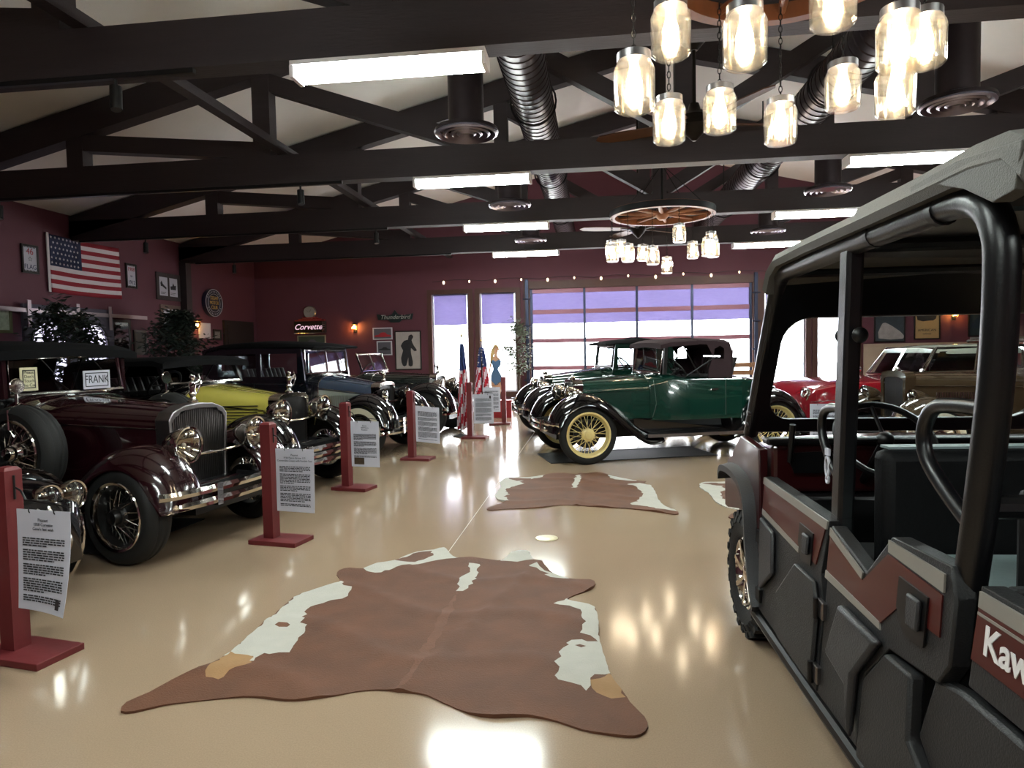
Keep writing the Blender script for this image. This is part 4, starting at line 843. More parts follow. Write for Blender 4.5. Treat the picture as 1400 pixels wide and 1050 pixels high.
# wheels
def utv_wheel(s, sy):
    yc = -.135 if sy > 0 else -1.315; Rr, w, rr = .315, .235, .175
    mb = MB().lathe([(rr, -w*.42), (rr+.03, -w*.5), (Rr-.05, -w*.52), (Rr-.02, -w*.45), (Rr-.016, 0), (Rr-.02, w*.45), (Rr-.05, w*.52), (rr+.03, w*.5), (rr, w*.42)], 40, ax='y')
    for k in range(22):
        a = 2*pi*k/22
        for j, (ya, yb, da) in enumerate(((-w*.5, -w*.12, .0), (w*.12, w*.5, .14), (-w*.14, w*.14, .07))):
            b = a+da; vs = []
            for rad in (Rr-.022, Rr+.008):
                for yy, sk in ((ya, .0), (yb, .05)):
                    for dd in (-.062, .062): vs.append(((rad)*cos(b+dd+sk*.6), yy, rad*sin(b+dd+sk*.6)))
            mb.add(vs, [(0, 1, 3, 2), (4, 6, 7, 5), (0, 4, 5, 1), (2, 3, 7, 6), (0, 2, 6, 4), (1, 5, 7, 3)])
        for sd in (-1, 1):
            mb.add([((Rr-q)*cos(a+dd), sd*w*e_, (Rr-q)*sin(a+dd)) for q, e_ in ((.0, .46), (.055, .545)) for dd in (-.07, .07)]+[((Rr-q)*cos(a+dd), sd*w*e_, (Rr-q)*sin(a+dd)) for q, e_ in ((.02, .40), (.06, .5)) for dd in (-.07, .07)], [(0, 1, 3, 2), (4, 6, 7, 5), (0, 4, 5, 1), (2, 3, 7, 6), (0, 2, 6, 4), (1, 5, 7, 3)])
    o = mb.build('wheel', tyrec, ut, 30); o.location = (s, yc, Rr)
    MB().lathe([(rr+.012, sy*w*.44), (rr, sy*w*.46), (rr-.012, sy*w*.36), (rr-.02, 0), (rr-.02, -sy*w*.4), (0, -sy*w*.4)], 36, ax='y').build('rim', chrome, o)
    for k in range(7):
        a = 2*pi*k/7; mb = MB()
        for q, wd in (((.03, .02), 0), ):
            pass
        mb.sweep([(r_*cos(a+.25*(r_/rr)), sy*w*yy, r_*sin(a+.25*(r_/rr))) for r_, yy in ((.03, .34), (.08, .38), (.13, .38), (rr-.005, .40))], [(-.012, -.02), (.012, -.02), (.012, .02), (-.012, .02)], (0, 1, 0)); mb.build('rim_spoke', chrome, o, 30)
    MB().lathe([(.05, sy*w*.25), (.048, sy*w*.42), (.03, sy*w*.46), (0, sy*w*.47)], 20, ax='y').build('hub_cap', chrome, o)
for s in (.07, -2.62):
    for sy in (1, -1): utv_wheel(s, sy)
# ------------------------------------------------------------------ stanchions and placards
def stanchion(x, y, rz, label, sx=1):
    t = thing('stanchion_post', label, 'post', (x, y, 0), rz, 'red wooden sign posts')
    MB().box(-.13 if sx > 0 else -.30, .30 if sx > 0 else .13, -.13, .13, 0, .035).build('base', postred, t, 0, bevel=.004)
    MB().loft([[(a, -b, z), (b_, -b, z), (b_, b, z), (a, b, z)] for a, b_, b, z in ((-.045, .045, .045, .036), (-.045, .045, .045, .945), (-.03, .03, .03, .962))]).build('post', postred, t, 0)
    MB().tube([(.048*sx, 0, .92), (.048*sx, 0, .80)], .006, 6).tube([(.05*sx, 0, .86), (.09*sx, 0, .845), (.12*sx, -.0, .80)], .005, 6).tube([(.12*sx, 0, .80), (.41*sx, 0, .775)], .004, 6).build('hook', black, t)
    return t
def placard(x, y, rz, label, heads, sx=1, w=.35, h=.5, ztop=.755, seed=1, pic=None, curl=0, tilt=0, icon=None):
    t = thing('placard', label, 'sign', (x, y, 0), rz, None); rnd = random.Random(seed)
    x0 = .07 if sx > 0 else -.07-w
    def bend(u, v, d=0):  # u across 0..1, v down 0..1
        return (x0+w*u, -.012-d-curl*(v**2)*(.35+u*u), ztop-h*v-tilt*u)
    n = 8; mb = MB(); vs = [bend(i/n, j/n) for j in range(n+1) for i in range(n+1)]+[bend(i/n, j/n, -.002) for j in range(n+1) for i in range(n+1)]
    q = (n+1)**2; fs = []
    for j in range(n):
        for i in range(n):
            a = j*(n+1)+i; fs += [(a, a+1, a+n+2, a+n+1), (q+a, q+a+n+1, q+a+n+2, q+a+1)]
    for i in range(n):
        fs += [(i, q+i, q+i+1, i+1), (n*(n+1)+i, n*(n+1)+i+1, q+n*(n+1)+i+1, q+n*(n+1)+i), (i*(n+1), (i+1)*(n+1), q+(i+1)*(n+1), q+i*(n+1)), (i*(n+1)+n, q+i*(n+1)+n, q+(i+1)*(n+1)+n, (i+1)*(n+1)+n)]
    sh = mb.add(vs, fs).build('sheet', paper, t, 60)
    for k, sline in enumerate(heads):
        p = bend(.5, .10+.045*k, .0035); text(sline, .021 if k else .024, ink, t, p, (pi/2, math.atan2(tilt, w), 0), 'heading', .0003)
    mb = MB(); v = .10+.045*len(heads)+.045; line = 0; para = rnd.randint(4, 6)
    vend = .80 if pic else .92
    while v < vend:
        u = .10; end = .9 if line < para-1 else rnd.uniform(.4, .8)
        while u < end:
            L = min(rnd.uniform(.03, .11), end-u); 
            if L < .012: break
            a, b, c_, d = bend(u, v, .0022), bend(u+L, v, .0022), bend(u+L, v+.0135, .0022), bend(u, v+.0135, .0022)
            mb.add([a, b, c_, d], [(0, 1, 2, 3)]); u += L+.014
        v += .0235; line += 1
        if line >= para: line = 0; para = rnd.randint(4, 7); v += .025
    mb.build('printed_lines', ink, t, 0, kind='stuff')
    if pic:
        MB().add([bend(.10, .80, .0024), bend(.46, .80, .0024), bend(.46, .95, .0024), bend(.10, .95, .0024)], [(0, 1, 2, 3)]).build('printed_photo', pm('sepia print', '#3a2c1c', .7, var=.9, scale=30), t, 0)
    if icon: MB().add([bend(icon[0], icon[1], .0024), bend(icon[0]+.09, icon[1], .0024), bend(icon[0]+.09, icon[1]+.09, .0024), bend(icon[0], icon[1]+.09, .0024)], [(0, 1, 2, 3)]).build('printed_badge', pm('dark badge print', '#2a2226', .7, var=.6, scale=60), t, 0)
    mb = MB()
    for u in (.25, .72): p = bend(u, .018, -.004); mb.tube([(p[0], p[1]+.010*cos(a), p[2]+.014*sin(a)+.006) for a in [2*pi*k/10 for k in range(10)]], .0028, 5, True)
    mb.build('ring', black, t)
    return t
SP = [(-2.955, 3.07, -10, 1, 'red wooden post beside the black sports car nose'), (-2.60, 5.13, -10, 1, 'red wooden post in front of the maroon car bumper'), (-2.74, 7.19, -12, 1, 'red wooden post in front of the yellow convertible'),
      (-2.55, 9.19, -8, 1, 'red wooden post in front of the navy and grey sedan'), (-2.14, 11.44, -6, 1, 'red wooden post by the pair of floor flags'), (-1.84, 13.57, 4, -1, 'red wooden post beside the swimsuit cutout figure'), (3.06, 8.78, -6, -1, 'red wooden post by the red hardtop, seen through the cab')]
for x, y, a, s, l in SP: stanchion(x, y, R(a), l, s)
PL = [(['Peanut', '1958 Corvette', "Gene's last wish"], dict(curl=.05, icon=(.78, .86)), 'curled white information sheet hanging beside the black sports car'),
      (['Peanut', '1930 Pierce Arrow 133', 'Convertible Coupe with Rumble Seat'], dict(curl=.012), 'white information sheet hanging in front of the maroon car'),
      (['Rosie', '1929 Pierce', 'Roadster'], dict(pic=1), 'white information sheet with a small printed photo, in front of the yellow convertible'),
      (['1928', 'Sedan'], dict(tilt=.03), 'tilted white information sheet hanging in front of the navy and grey sedan'),
      (['1929', 'Tourer'], dict(icon=(.8, .05)), 'white information sheet hanging in front of the striped floor flag'),
      (['Coupe'], {}, 'white information sheet hanging below the swimsuit cutout figure'), (['Hardtop'], {}, 'white information sheet hanging by the red hardtop, seen through the cab')]
for i, (hd, kw, l) in enumerate(PL):
    x, y, a, s, _ = SP[i]; placard(x, y, R(a), l, hd if i < 3 else [], s, seed=i+3, **kw)
# ------------------------------------------------------------------ cowhide rugs
hide = pm('brown cowhide fur', '#5a351f', .75, var=.45, scale=5, bump=.35, bscale=120, sheen=.0); hidew = pm('white cowhide fur', '#aeaba2', .8, var=.08, scale=14, bump=.35, bscale=120); hides = pm('pale spine fur', '#643f2b', .75, var=.3, scale=9, bump=.3, bscale=120); hidet = pm('tan cowhide fur', '#94714a', .8, var=.2, scale=8, bump=.3, bscale=120)
def inpoly(x, y, P):
    r = False; n = len(P); j = n-1
    for i in range(n):
        if (P[i][1] > y) != (P[j][1] > y) and x < (P[j][0]-P[i][0])*(y-P[i][1])/(P[j][1]-P[i][1])+P[i][0]: r = not r
        j = i
    return r
def jag(P, amp, seed):
    rnd = random.Random(seed); o = []
    for i in range(len(P)):
        a, b = P[i], P[(i+1) % len(P)]; L = math.hypot(b[0]-a[0], b[1]-a[1]); n = max(1, int(L/.035))
        for k in range(n):
            t = k/n; o.append((a[0]+(b[0]-a[0])*t+(rnd.uniform(-amp, amp) if k else 0), a[1]+(b[1]-a[1])*t+(rnd.uniform(-amp, amp) if k else 0)))
    return o
def rug(label, outline, patches, loc, rz=0, seed=3, spine=None):
    """outline and patches in world metres around loc; patches: (polygon, material index), later wins"""
    O = [tuple(p) for p in jag(sm(outline, 2, True), .004, seed)]; PT = [(jag(p, .016, seed+i), k) for i, (p, k) in enumerate(patches)]
    vs = [V(p) for p in O]; ed = [(i, (i+1) % len(O)) for i in range(len(O))]
    for P, k in PT:
        b = len(vs); vs += [V(p) for p in P]; ed += [(b+i, b+(i+1) % len(P)) for i in range(len(P))]
    xs = [p[0] for p in O]; ys = [p[1] for p in O]; rnd = random.Random(seed)
    x = min(xs)
    while x < max(xs):
        y = min(ys)
        while y < max(ys):
            vs.append(V((x+rnd.uniform(-.01, .01), y+rnd.uniform(-.01, .01)))); y += .05
        x += .05
    rv, re_, rf_, *_r = delaunay_2d_cdt(vs, ed, [], 0, 1e-5)
    def hz(x, y):
        d = (x-(spine[0]+(spine[2]-spine[0])*(y-spine[1])/(spine[3]-spine[1]))) if spine else 9
        return .009+.004*sin(9*x+4*y)*sin(7*y-3*x)+.014*math.exp(-(d/.03)**2)+.010*max(0, sin(3.1*x+11*y+1.3*sin(5*x)))**6
    mb = MB(); b = len(rv); mb.v = [(p.x, p.y, hz(p.x, p.y)) for p in rv]+[(p.x, p.y, .0015) for p in rv]; cnt = {}
    for f in rf_:
        cx = sum(rv[i].x for i in f)/len(f); cy = sum(rv[i].y for i in f)/len(f)
        if not inpoly(cx, cy, O): continue
        k = 0
        for P, kk in PT:
            if inpoly(cx, cy, P): k = kk
        mb.f.append(tuple(f)); mb.m.append(k); mb.f.append(tuple(b+i for i in reversed(f))); mb.m.append(k)
        for i in range(len(f)):
            e = (f[i], f[(i+1) % len(f)]); key = tuple(sorted(e)); cnt.setdefault(key, []).append((e, k))
    for key, l in cnt.items():
        if len(l) == 1: (a, c), k = l[0]; mb.f.append((c, a, b+a, b+c)); mb.m.append(k)
    o = mb.build('cowhide_rug', [hide, hidew, hidet, hides], None, 60); o.location = loc; o.rotation_euler = (0, 0, rz)
    return tag(o, label, 'rug', 'brown and white cowhides on the floor')
RA = [(-2.007, 2.574), (-2.035, 2.647), (-1.993, 2.74), (-1.961, 2.858), (-1.873, 3.002), (-1.843, 3.158), (-1.855, 3.347), (-1.849, 3.62), (-1.866, 3.927), (-1.786, 4.057), (-1.671, 4.188), (-1.754, 4.347), (-1.773, 4.45), (-1.716, 4.499), (-1.618, 4.477), (-1.554, 4.601), (-1.442, 4.636), (-1.415, 4.754), (-1.339, 4.881), (-1.226, 4.94), (-1.154, 4.976), (-1.077, 4.844), (-1.013, 4.757), (-0.923, 4.772), (-0.859, 4.756), (-0.748, 4.724), (-0.673, 4.728), (-0.634, 4.899), (-0.565, 4.976), (-0.496, 4.907), (-0.461, 4.76), (-0.388, 4.697), (-0.316, 4.495), (-0.185, 4.362), (-0.05, 4.347), (-0.018, 4.271), (-0.049, 4.171), (-0.136, 4.079), (-0.184, 3.993), (-0.096, 3.945), (-0.023, 3.886), (-0.004, 3.705), (0.003, 3.461), (0.028, 3.249), (0.045, 3.1), (0.079, 2.966), (0.126, 2.828), (0.179, 2.719), (0.185, 2.643), (0.154, 2.588), (0.105, 2.573), (0.026, 2.583), (-0.071, 2.606), (-0.172, 2.658), (-0.293, 2.688), (-0.428, 2.667), (-0.536, 2.689), (-0.658, 2.762), (-0.744, 2.818), (-0.824, 2.837), (-0.882, 2.839), (-0.902, 2.845), (-0.98, 2.85), (-1.068, 2.828), (-1.148, 2.785), (-1.262, 2.739), (-1.35, 2.725), (-1.452, 2.738), (-1.549, 2.74), (-1.66, 2.713), (-1.766, 2.68), (-1.859, 2.644), (-1.947, 2.579)]
RAP = [([(-0.876, 4.065), (-0.859, 4.059), (-0.842, 3.829), (-0.829, 3.477), (-0.836, 3.227), (-0.847, 3.029), (-0.862, 2.871), (-0.896, 2.849), (-0.893, 2.945), (-0.885, 3.132), (-0.888, 3.394), (-0.887, 3.731), (-0.88, 3.925)], 3), ([(-1.855, 3.101), (-1.855, 3.347), (-1.849, 3.62), (-1.866, 3.927), (-1.805, 4.101), (-1.67, 4.22), (-1.615, 4.113), (-1.553, 4.095), (-1.526, 3.95), (-1.621, 3.854), (-1.689, 3.77), (-1.664, 3.597), (-1.572, 3.433), (-1.562, 3.318), (-1.544, 3.181), (-1.597, 3.177), (-1.667, 3.162), (-1.674, 3.07), (-1.717, 3.058), (-1.702, 3.122), (-1.807, 3.133)], 1), ([(-1.773, 3.49), (-1.763, 3.519), (-1.713, 3.517), (-1.686, 3.496), (-1.69, 3.468), (-1.736, 3.465)], 0), ([(-1.642, 4.503), (-1.563, 4.629), (-1.454, 4.673), (-1.427, 4.793), (-1.351, 4.922), (-1.236, 4.982), (-1.145, 5.009), (-1.062, 4.844), (-0.997, 4.758), (-1.125, 4.712), (-1.227, 4.629), (-1.356, 4.547), (-1.458, 4.399), (-1.55, 4.411)], 1), ([(-1.436, 4.636), (-1.41, 4.734), (-1.321, 4.871), (-1.228, 4.908), (-1.194, 4.807), (-1.246, 4.705), (-1.337, 4.642)], 0), ([(-0.686, 4.708), (-0.64, 4.94), (-0.57, 5.018), (-0.489, 4.928), (-0.454, 4.75), (-0.564, 4.687)], 1), ([(-0.473, 4.6), (-0.421, 4.64), (-0.372, 4.535), (-0.311, 4.47), (-0.309, 4.436), (-0.387, 4.499)], 1), ([(-0.352, 4.417), (-0.3, 4.471), (-0.185, 4.362), (-0.225, 4.343), (-0.307, 4.354)], 1), ([(-0.262, 3.921), (-0.192, 4.006), (-0.096, 3.959), (-0.013, 3.899), (0.005, 3.705), (0.012, 3.462), (0.036, 3.249), (0.054, 3.081), (-0.022, 3.055), (-0.041, 3.014), (-0.059, 2.918), (-0.134, 2.987), (-0.203, 3.04), (-0.197, 3.187), (-0.178, 3.325), (-0.14, 3.425), (-0.087, 3.439), (-0.006, 3.425), (-0.044, 3.493), (-0.099, 3.521), (-0.068, 3.643), (-0.093, 3.787), (-0.167, 3.888)], 1), ([(-0.121, 3.363), (-0.096, 3.379), (-0.064, 3.362), (-0.089, 3.341)], 0), ([(-0.899, 4.639), (-0.82, 4.616), (-0.801, 4.423), (-0.794, 4.221), (-0.836, 4.09), (-0.88, 4.087), (-0.898, 4.333), (-0.865, 4.488)], 1), ([(-1.853, 2.969), (-1.843, 3.158), (-1.807, 3.133), (-1.697, 3.114), (-1.673, 3.048), (-1.721, 2.98), (-1.745, 2.875), (-1.815, 2.89)], 2), ([(-0.041, 3.002), (0.044, 3.08), (0.079, 2.966), (0.11, 2.861), (0.049, 2.856), (-0.013, 2.904)], 2)]
RB = [(-1.037, 6.286), (-0.97, 6.428), (-0.887, 6.565), (-0.977, 6.655), (-1.044, 6.896), (-1.039, 7.296), (-1.09, 7.557), (-1.035, 7.822), (-0.933, 7.873), (-0.779, 7.875), (-0.633, 7.976), (-0.518, 8.113), (-0.394, 8.149), (-0.282, 8.082), (-0.235, 8.048), (-0.143, 8.117), (0.043, 8.137), (0.133, 8.004), (0.279, 7.844), (0.418, 7.692), (0.545, 7.649), (0.509, 7.545), (0.579, 7.362), (0.601, 7.069), (0.594, 6.705), (0.637, 6.431), (0.729, 6.201), (0.685, 6.121), (0.567, 6.194), (0.432, 6.269), (0.27, 6.345), (0.126, 6.36), (-0.044, 6.407), (-0.242, 6.454), (-0.367, 6.449), (-0.51, 6.358), (-0.678, 6.299), (-0.873, 6.271), (-0.989, 6.215)]
RBP = [([(-1.055, 6.896), (-1.051, 7.295), (-1.102, 7.556), (-1.041, 7.871), (-0.784, 7.924), (-0.605, 8.01), (-0.626, 7.878), (-0.746, 7.685), (-0.868, 7.561), (-0.799, 7.473), (-0.925, 7.298), (-0.961, 7.027), (-0.889, 6.901), (-0.944, 6.8), (-0.852, 6.601), (-0.909, 6.542), (-0.988, 6.585)], 1), ([(-1.033, 7.806), (-0.928, 7.824), (-0.752, 7.748), (-0.755, 7.624), (-0.904, 7.621), (-1.006, 7.712)], 0), ([(0.14, 8.02), (0.281, 7.892), (0.421, 7.738), (0.445, 7.647), (0.358, 7.645), (0.245, 7.719), (0.16, 7.826)], 1), ([(0.326, 7.44), (0.466, 7.529), (0.593, 7.39), (0.611, 7.07), (0.604, 6.706), (0.646, 6.432), (0.736, 6.221), (0.619, 6.256), (0.467, 6.415), (0.315, 6.517), (0.414, 6.723), (0.468, 7.066), (0.424, 7.303)], 1), ([(-0.233, 7.982), (-0.176, 7.917), (-0.186, 7.53), (-0.217, 7.179), (-0.262, 7.204), (-0.257, 7.573)], 1)]
rug('big brown and white cowhide spread in the middle of the floor before the viewer', RA, RAP, (0, 0, 0), 0, 3, (-.50, 4.3, -.87, 2.85))
rug('smaller brown and white cowhide lying toward the green roadster', RB, RBP, (0, 0, 0), 0, 5, (-.19, 8.0, -.19, 6.5))
rug('cowhide mostly hidden behind the utility vehicle with only its pale edge showing', [(1.02+(x+1.0), 5.9+(y-6.2)) for x, y in RB], [([(1.02+(x+1.0), 5.9+(y-6.2)) for x, y in P], k) for P, k in RBP], (.15, .05, 0), 0, 9)

# ------------------------------------------------------------------ floor flags, cutout figure, plants
def cloth(name, col):
    m = pm(name, col, .85, var=.08, scale=20, bump=.1); nt = m.node_tree; b = nt.nodes['Principled BSDF']; o = [x for x in nt.nodes if x.type == 'OUTPUT_MATERIAL'][0]
    tl = nt.nodes.new('ShaderNodeBsdfTranslucent'); nt.links.new(b.inputs['Base Color'].links[0].from_socket, tl.inputs[0]); mx = nt.nodes.new('ShaderNodeMixShader'); mx.inputs[0].default_value = .4
    nt.links.new(b.outputs[0], mx.inputs[1]); nt.links.new(tl.outputs[0], mx.inputs[2]); nt.links.new(mx.outputs[0], o.inputs[0]); return m
fr_t, fw_t, fb_t = cloth('sheer red cloth', '#c02c40'), cloth('sheer white cloth', '#e8e0e4'), cloth('sheer blue cloth', '#3c4a80')
fred = pm('flag red cloth', '#8e1f30', .85, var=.1, scale=20, bump=.1); fwhite = pm('flag white cloth', '#cfc6cc', .85, var=.05, scale=20, bump=.1); fblue = pm('flag blue cloth', '#232a4a', .85, var=.1, scale=20, bump=.1)
def star(cx, cy, r): return [(cx+(r if k % 2 == 0 else r*.42)*cos(pi/2+pi*k/5), cy+(r if k % 2 == 0 else r*.42)*sin(pi/2+pi*k/5)) for k in range(10)]
def drape(name, label, x, y, ztop, zbot, w, lean, stars, seed):
    t = thing(name, label, 'flag', (x, y, 0), 0, None)
    MB().cyl((0, 0, .03), (lean*.2, 0, ztop+.12), .011, 8).build('pole', pm('dark pole wood', '#2c1c16', .4), t)
    MB().lathe([(0, .05), (.03, .05), (.06, .03), (.13, .02), (.14, 0), (0, 0)], 24).build('stand', black, t)
    MB().ball((lean*.2, 0, ztop+.14), .02, sz=1.6).build('finial', pm('brass', '#9a7a34', .25, .9), t)
    mb = MB(); nu, nv = 44, 26; g = []
    for j in range(nv+1):
        v = j/nv; z = ztop-(ztop-zbot)*v; wd = w*(.16+.84*v**.8)
        row = []
        for i in range(nu+1):
            u = i/nu; a = u*2*pi*4.5
            row.append((lean*(.2*(1-v))+wd*(u-.5)*.9+lean*.25*v+.018*sin(a*.5+v*2), (.02+.055*v)*sin(a+seed)-.025, z-.10*v*(1-abs(2*u-1))*(.6)+.05*v*u))
        g.append(row)
    mb.v = [p for r in g for p in r]+[(p[0], p[1]+.004, p[2]) for r in g for p in r]; q = (nu+1)*(nv+1)
    for j in range(nv):
        for i in range(nu):
            a = j*(nu+1)+i; u = i/nu; v = j/nv
            k = 2 if (v < .30 and u < 2) else int((u*7+v*9)+.2) % 2
            mb.f += [(a, a+1, a+nu+2, a+nu+1), (q+a, q+a+nu+1, q+a+nu+2, q+a+1)]; mb.m += [k, k]
    cl = mb.build('flag_cloth', [fr_t, fw_t, fb_t], t, 60)
    if stars:
        mb = MB(); rnd = random.Random(4)
        for k in range(14):
            j = 1+k//2; i = 8+(k % 2)*14+rnd.randint(0, 12); p = g[j][i]; mb.plate(star(p[0], p[2], .022), [], lambda a, b: (a, p[1]-.016, b), lambda a, b: (a, p[1]-.012, b))
        mb.build('star_print', fwhite, cl, 0)
drape('floor_flag', 'narrow furled striped flag on a pole in front of the black-green tourer', -2.36, 11.7, 1.62, .14, .30, .25, 0, .5)
drape('floor_flag', 'wider draped flag with stars at its top beside the swimsuit cutout figure', -2.33, 13.9, 1.56, .24, .52, -.02, 1, 1.5)
rb = MB().box(-.2, .2, -.14, .14, 0, .36).box(-.22, .22, -.16, .16, .36, .388).build('red_box', pm('red painted box', '#8a1a20', .5, var=.1), None, 0); rb.location = (-2.05, 15.0, 0); tag(rb, 'low red wooden box holding up the swimsuit cutout figure', 'box')
pf = thing('cutout_figure', 'cutout figure of a blonde woman in a blue swimsuit standing by the window', 'cutout figure', (-2.20, 15.0, .415))
skin = pm('printed skin tone', '#b98a6c', .6, var=.06); hairm = pm('printed blonde hair', '#a88a58', .7, var=.2, scale=15); suit = pm('printed blue swimsuit', '#3f5f80', .6, var=.12, scale=20)
def slab(name, pts, m, par, y0, y1, n=2): return MB().plate([(p[0], p[1]) for p in sm(pts, n, True)], [], lambda x, z: (x, y0, z), lambda x, z: (x, y1, z)).build(name, m, par, 30, bevel=.006)
bod = slab('body', [(-.04, .0), (-.10, .25), (-.12, .42), (-.09, .58), (-.05, .66), (-.09, .80), (-.08, .90), (-.035, .94), (-.03, 1.0), (-.06, 1.08), (-.02, 1.17), (.05, 1.16), (.06, 1.07), (.035, .98), (.06, .93), (.12, .84), (.11, .74), (.05, .66), (.12, .52), (.15, .38), (.11, .2), (.06, .0)], skin, pf, -.012, .012)
slab('swimsuit', [(-.115, .44), (-.09, .58), (-.055, .66), (-.09, .80), (-.06, .87), (.0, .83), (.07, .87), (.13, .83), (.10, .72), (.055, .66), (.125, .52), (.15, .40), (.06, .36), (.0, .30), (-.06, .36)], suit, bod, -.024, -.0125)
slab('hair', [(-.05, 1.16), (.0, 1.21), (.06, 1.18), (.07, 1.12), (.03, 1.15), (-.01, 1.13), (-.02, 1.05), (-.03, .98), (-.06, .85), (-.10, .78), (-.12, .90), (-.10, 1.05)], hairm, bod, -.02, -.0125)
slab('arm', [(-.09, .88), (-.13, .78), (-.15, .62), (-.13, .46), (-.115, .47), (-.12, .62), (-.09, .76)], skin, bod, -.02, -.0125)
MB().plate([(.05*cos(2*pi*k/14), .062*sin(2*pi*k/14)) for k in range(14)], [], lambda x, z: (.025+x, -.018, 1.105+z), lambda x, z: (.025+x, -.0125, 1.105+z)).build('face', skin, bod, 0)
leafd = pm('dark evergreen needles', '#17241b', .6, var=.5, scale=6); leafg = pm('grey green leaves', '#55604c', .5, var=.4, scale=6); bark = pm('brown bark', '#3a2a1e', .85, var=.3)
def leaves(mb, pts, L, W, rnd, droop=.2, flat=False):
    for p in pts:
        a = rnd.uniform(0, 2*pi); e = rnd.uniform(-.6, .7)-droop; d = V((cos(a)*cos(e), sin(a)*cos(e), sin(e))); s_ = d.cross(V((rnd.uniform(-1, 1), rnd.uniform(-1, 1), 1))).normalized(); l = L*rnd.uniform(.7, 1.3); q = V(p)
        mb.add([q, q+d*l*.5+s_*W, q+d*l, q+d*l*.5-s_*W], [(0, 1, 2, 3)])
def tree(label, loc, h, rad, n, mat, L, W, name, pot, shape, seed, z0):
    rnd = random.Random(seed); t = thing(name, label, 'plant', loc)
    MB().tube([(0, 0, .1), (.03, .02, h*.4), (-.02, 0, h*.8)], [.04, .03, .012], 8).build('trunk', bark, t)
    br = MB(); pts = []
    for k in range(60):
        z = z0+(h-z0)*rnd.random()**.9*.97; u = (z-z0)/(h-z0); a = rnd.uniform(0, 2*pi)
        rr_m = rad*(1.05-u*.95 if shape == 'cone' else max(.25, sin(pi*min(1, .12+u*.86)))**.7)*rnd.uniform(.75, 1.05)
        e = V((cos(a)*rr_m, sin(a)*rr_m, z+(.02 if shape == 'cone' else .12)*rad)); b = V((0, 0, z-.15*rad))
        br.tube([b, (b+e)/2+V((0, 0, .05)), e], [.010, .007, .003], 4)
        for q in range(n//60):
            tt = rnd.uniform(.3, 1.05); c = b+(e-b)*tt+V((rnd.gauss(0, .06), rnd.gauss(0, .06), rnd.gauss(0, .06))); pts.append(c)
    br.build('branch', bark, t)
    mb = MB(); leaves(mb, pts, L, W, rnd); mb.build('foliage', mat, t, 0)
    MB().lathe([(0, .02), (pot*.7, 0), (pot, .26), (pot*1.05, .27), (pot*1.05, .30), (pot*.9, .30), (pot*.88, .25), (0, .25)], 24).build('pot', pm('black pot', '#161416', .5), t)
tree('dark artificial evergreen in front of the sliding barn door', (-8.45, 10.05, 0), 2.36, .62, 3000, leafd, .13, .022, 'evergreen_tree', .22, 'ball', 5, 1.0)
tree('dark artificial evergreen beside the wall lamp and the oval sign', (-8.25, 12.75, 0), 2.32, .72, 3600, leafd, .13, .024, 'evergreen_tree', .22, 'ball', 8, 1.0)
tree('tall grey-green potted ficus between the window and the glass door', (-1.93, 16.95, 0), 2.25, .42, 1200, leafg, .085, .020, 'potted_tree', .17, 'ball', 11, .85)
# ------------------------------------------------------------------ left wall decorations
XW = XL
def onleft(name, label, cat, y0, y1, z0, z1, m, inner, inset=.05, depth=.03):
    t = thing(name, label, cat, (XW+.002, (y0+y1)/2, (z0+z1)/2)); w, h = (y1-y0)/2, (z1-z0)/2
    MB().plate(rect(-w, w, -h, h), [rect(-w+inset, w-inset, -h+inset, h-inset)], lambda y, z: (0, y, z), lambda y, z: (depth, y, z)).build('frame', m, t, 0, bevel=.003)
    MB().box(0, depth*.5, -w+inset, w-inset, -h+inset, h-inset).build('panel', inner, t, 0)
    return t, w, h
def onback(name, label, cat, x0, x1, z0, z1, m, inner, inset=.04, depth=.03):
    t = thing(name, label, cat, ((x0+x1)/2, YB-.002, (z0+z1)/2)); w, h = (x1-x0)/2, (z1-z0)/2
    MB().plate(rect(-w, w, -h, h), [rect(-w+inset, w-inset, -h+inset, h-inset)], lambda x, z: (x, 0, z), lambda x, z: (x, -depth, z)).build('frame', m, t, 0, bevel=.003)
    MB().box(-w+inset, w-inset, -depth*.5, 0, -h+inset, h-inset).build('panel', inner, t, 0)
    return t, w, h
fblk = pm('black frame', '#15110f', .4); redink = pm('red print', '#9a2230', .7); blueink = pm('blue print', '#2a3156', .7)
t = thing('wall_flag', 'striped forty-six star flag spread flat on the burgundy side wall', 'flag', (XW+.012, 10.6, 2.64))
FW, FH = 1.74, .98; nu, nv = 40, 13; mb = MB()
def fz(u, v): return (.03+.012*sin(u*11+v*2)*min(1, u*3), FW*u, FH*(1-v)-.03*sin(pi*u)*.6)
mb.v = [fz(i/nu, j/nv) for j in range(nv+1) for i in range(nu+1)]
for j in range(nv):
    for i in range(nu):
        a = j*(nu+1)+i; mb.f.append((a, a+1, a+nu+2, a+nu+1)); mb.m.append(2 if (i < 17 and j < 7) else (j % 2))
cl = mb.build('flag_cloth', [fred, fwhite, fblue], t, 60); so = cl.modifiers.new('Solid', 'SOLIDIFY'); so.thickness = .004
MB().box(.022, .034, -.05, .0, 0, FH+.02).build('hoist_band', fwhite, t, 0)
mb = MB()
for r_, n in enumerate((8, 7, 8, 7, 8, 8)):
    for k in range(n):
        u = (.022+.048*k+(.024 if n == 7 else 0)+.0)*1.04; v = (.045+.088*r_); p = fz(u, v)
        mb.plate(star(p[1], p[2], .023), [], lambda a, b: (p[0]+.005, a, b), lambda a, b: (p[0]+.010, a, b))
mb.build('star_print', fwhite, cl, 0)
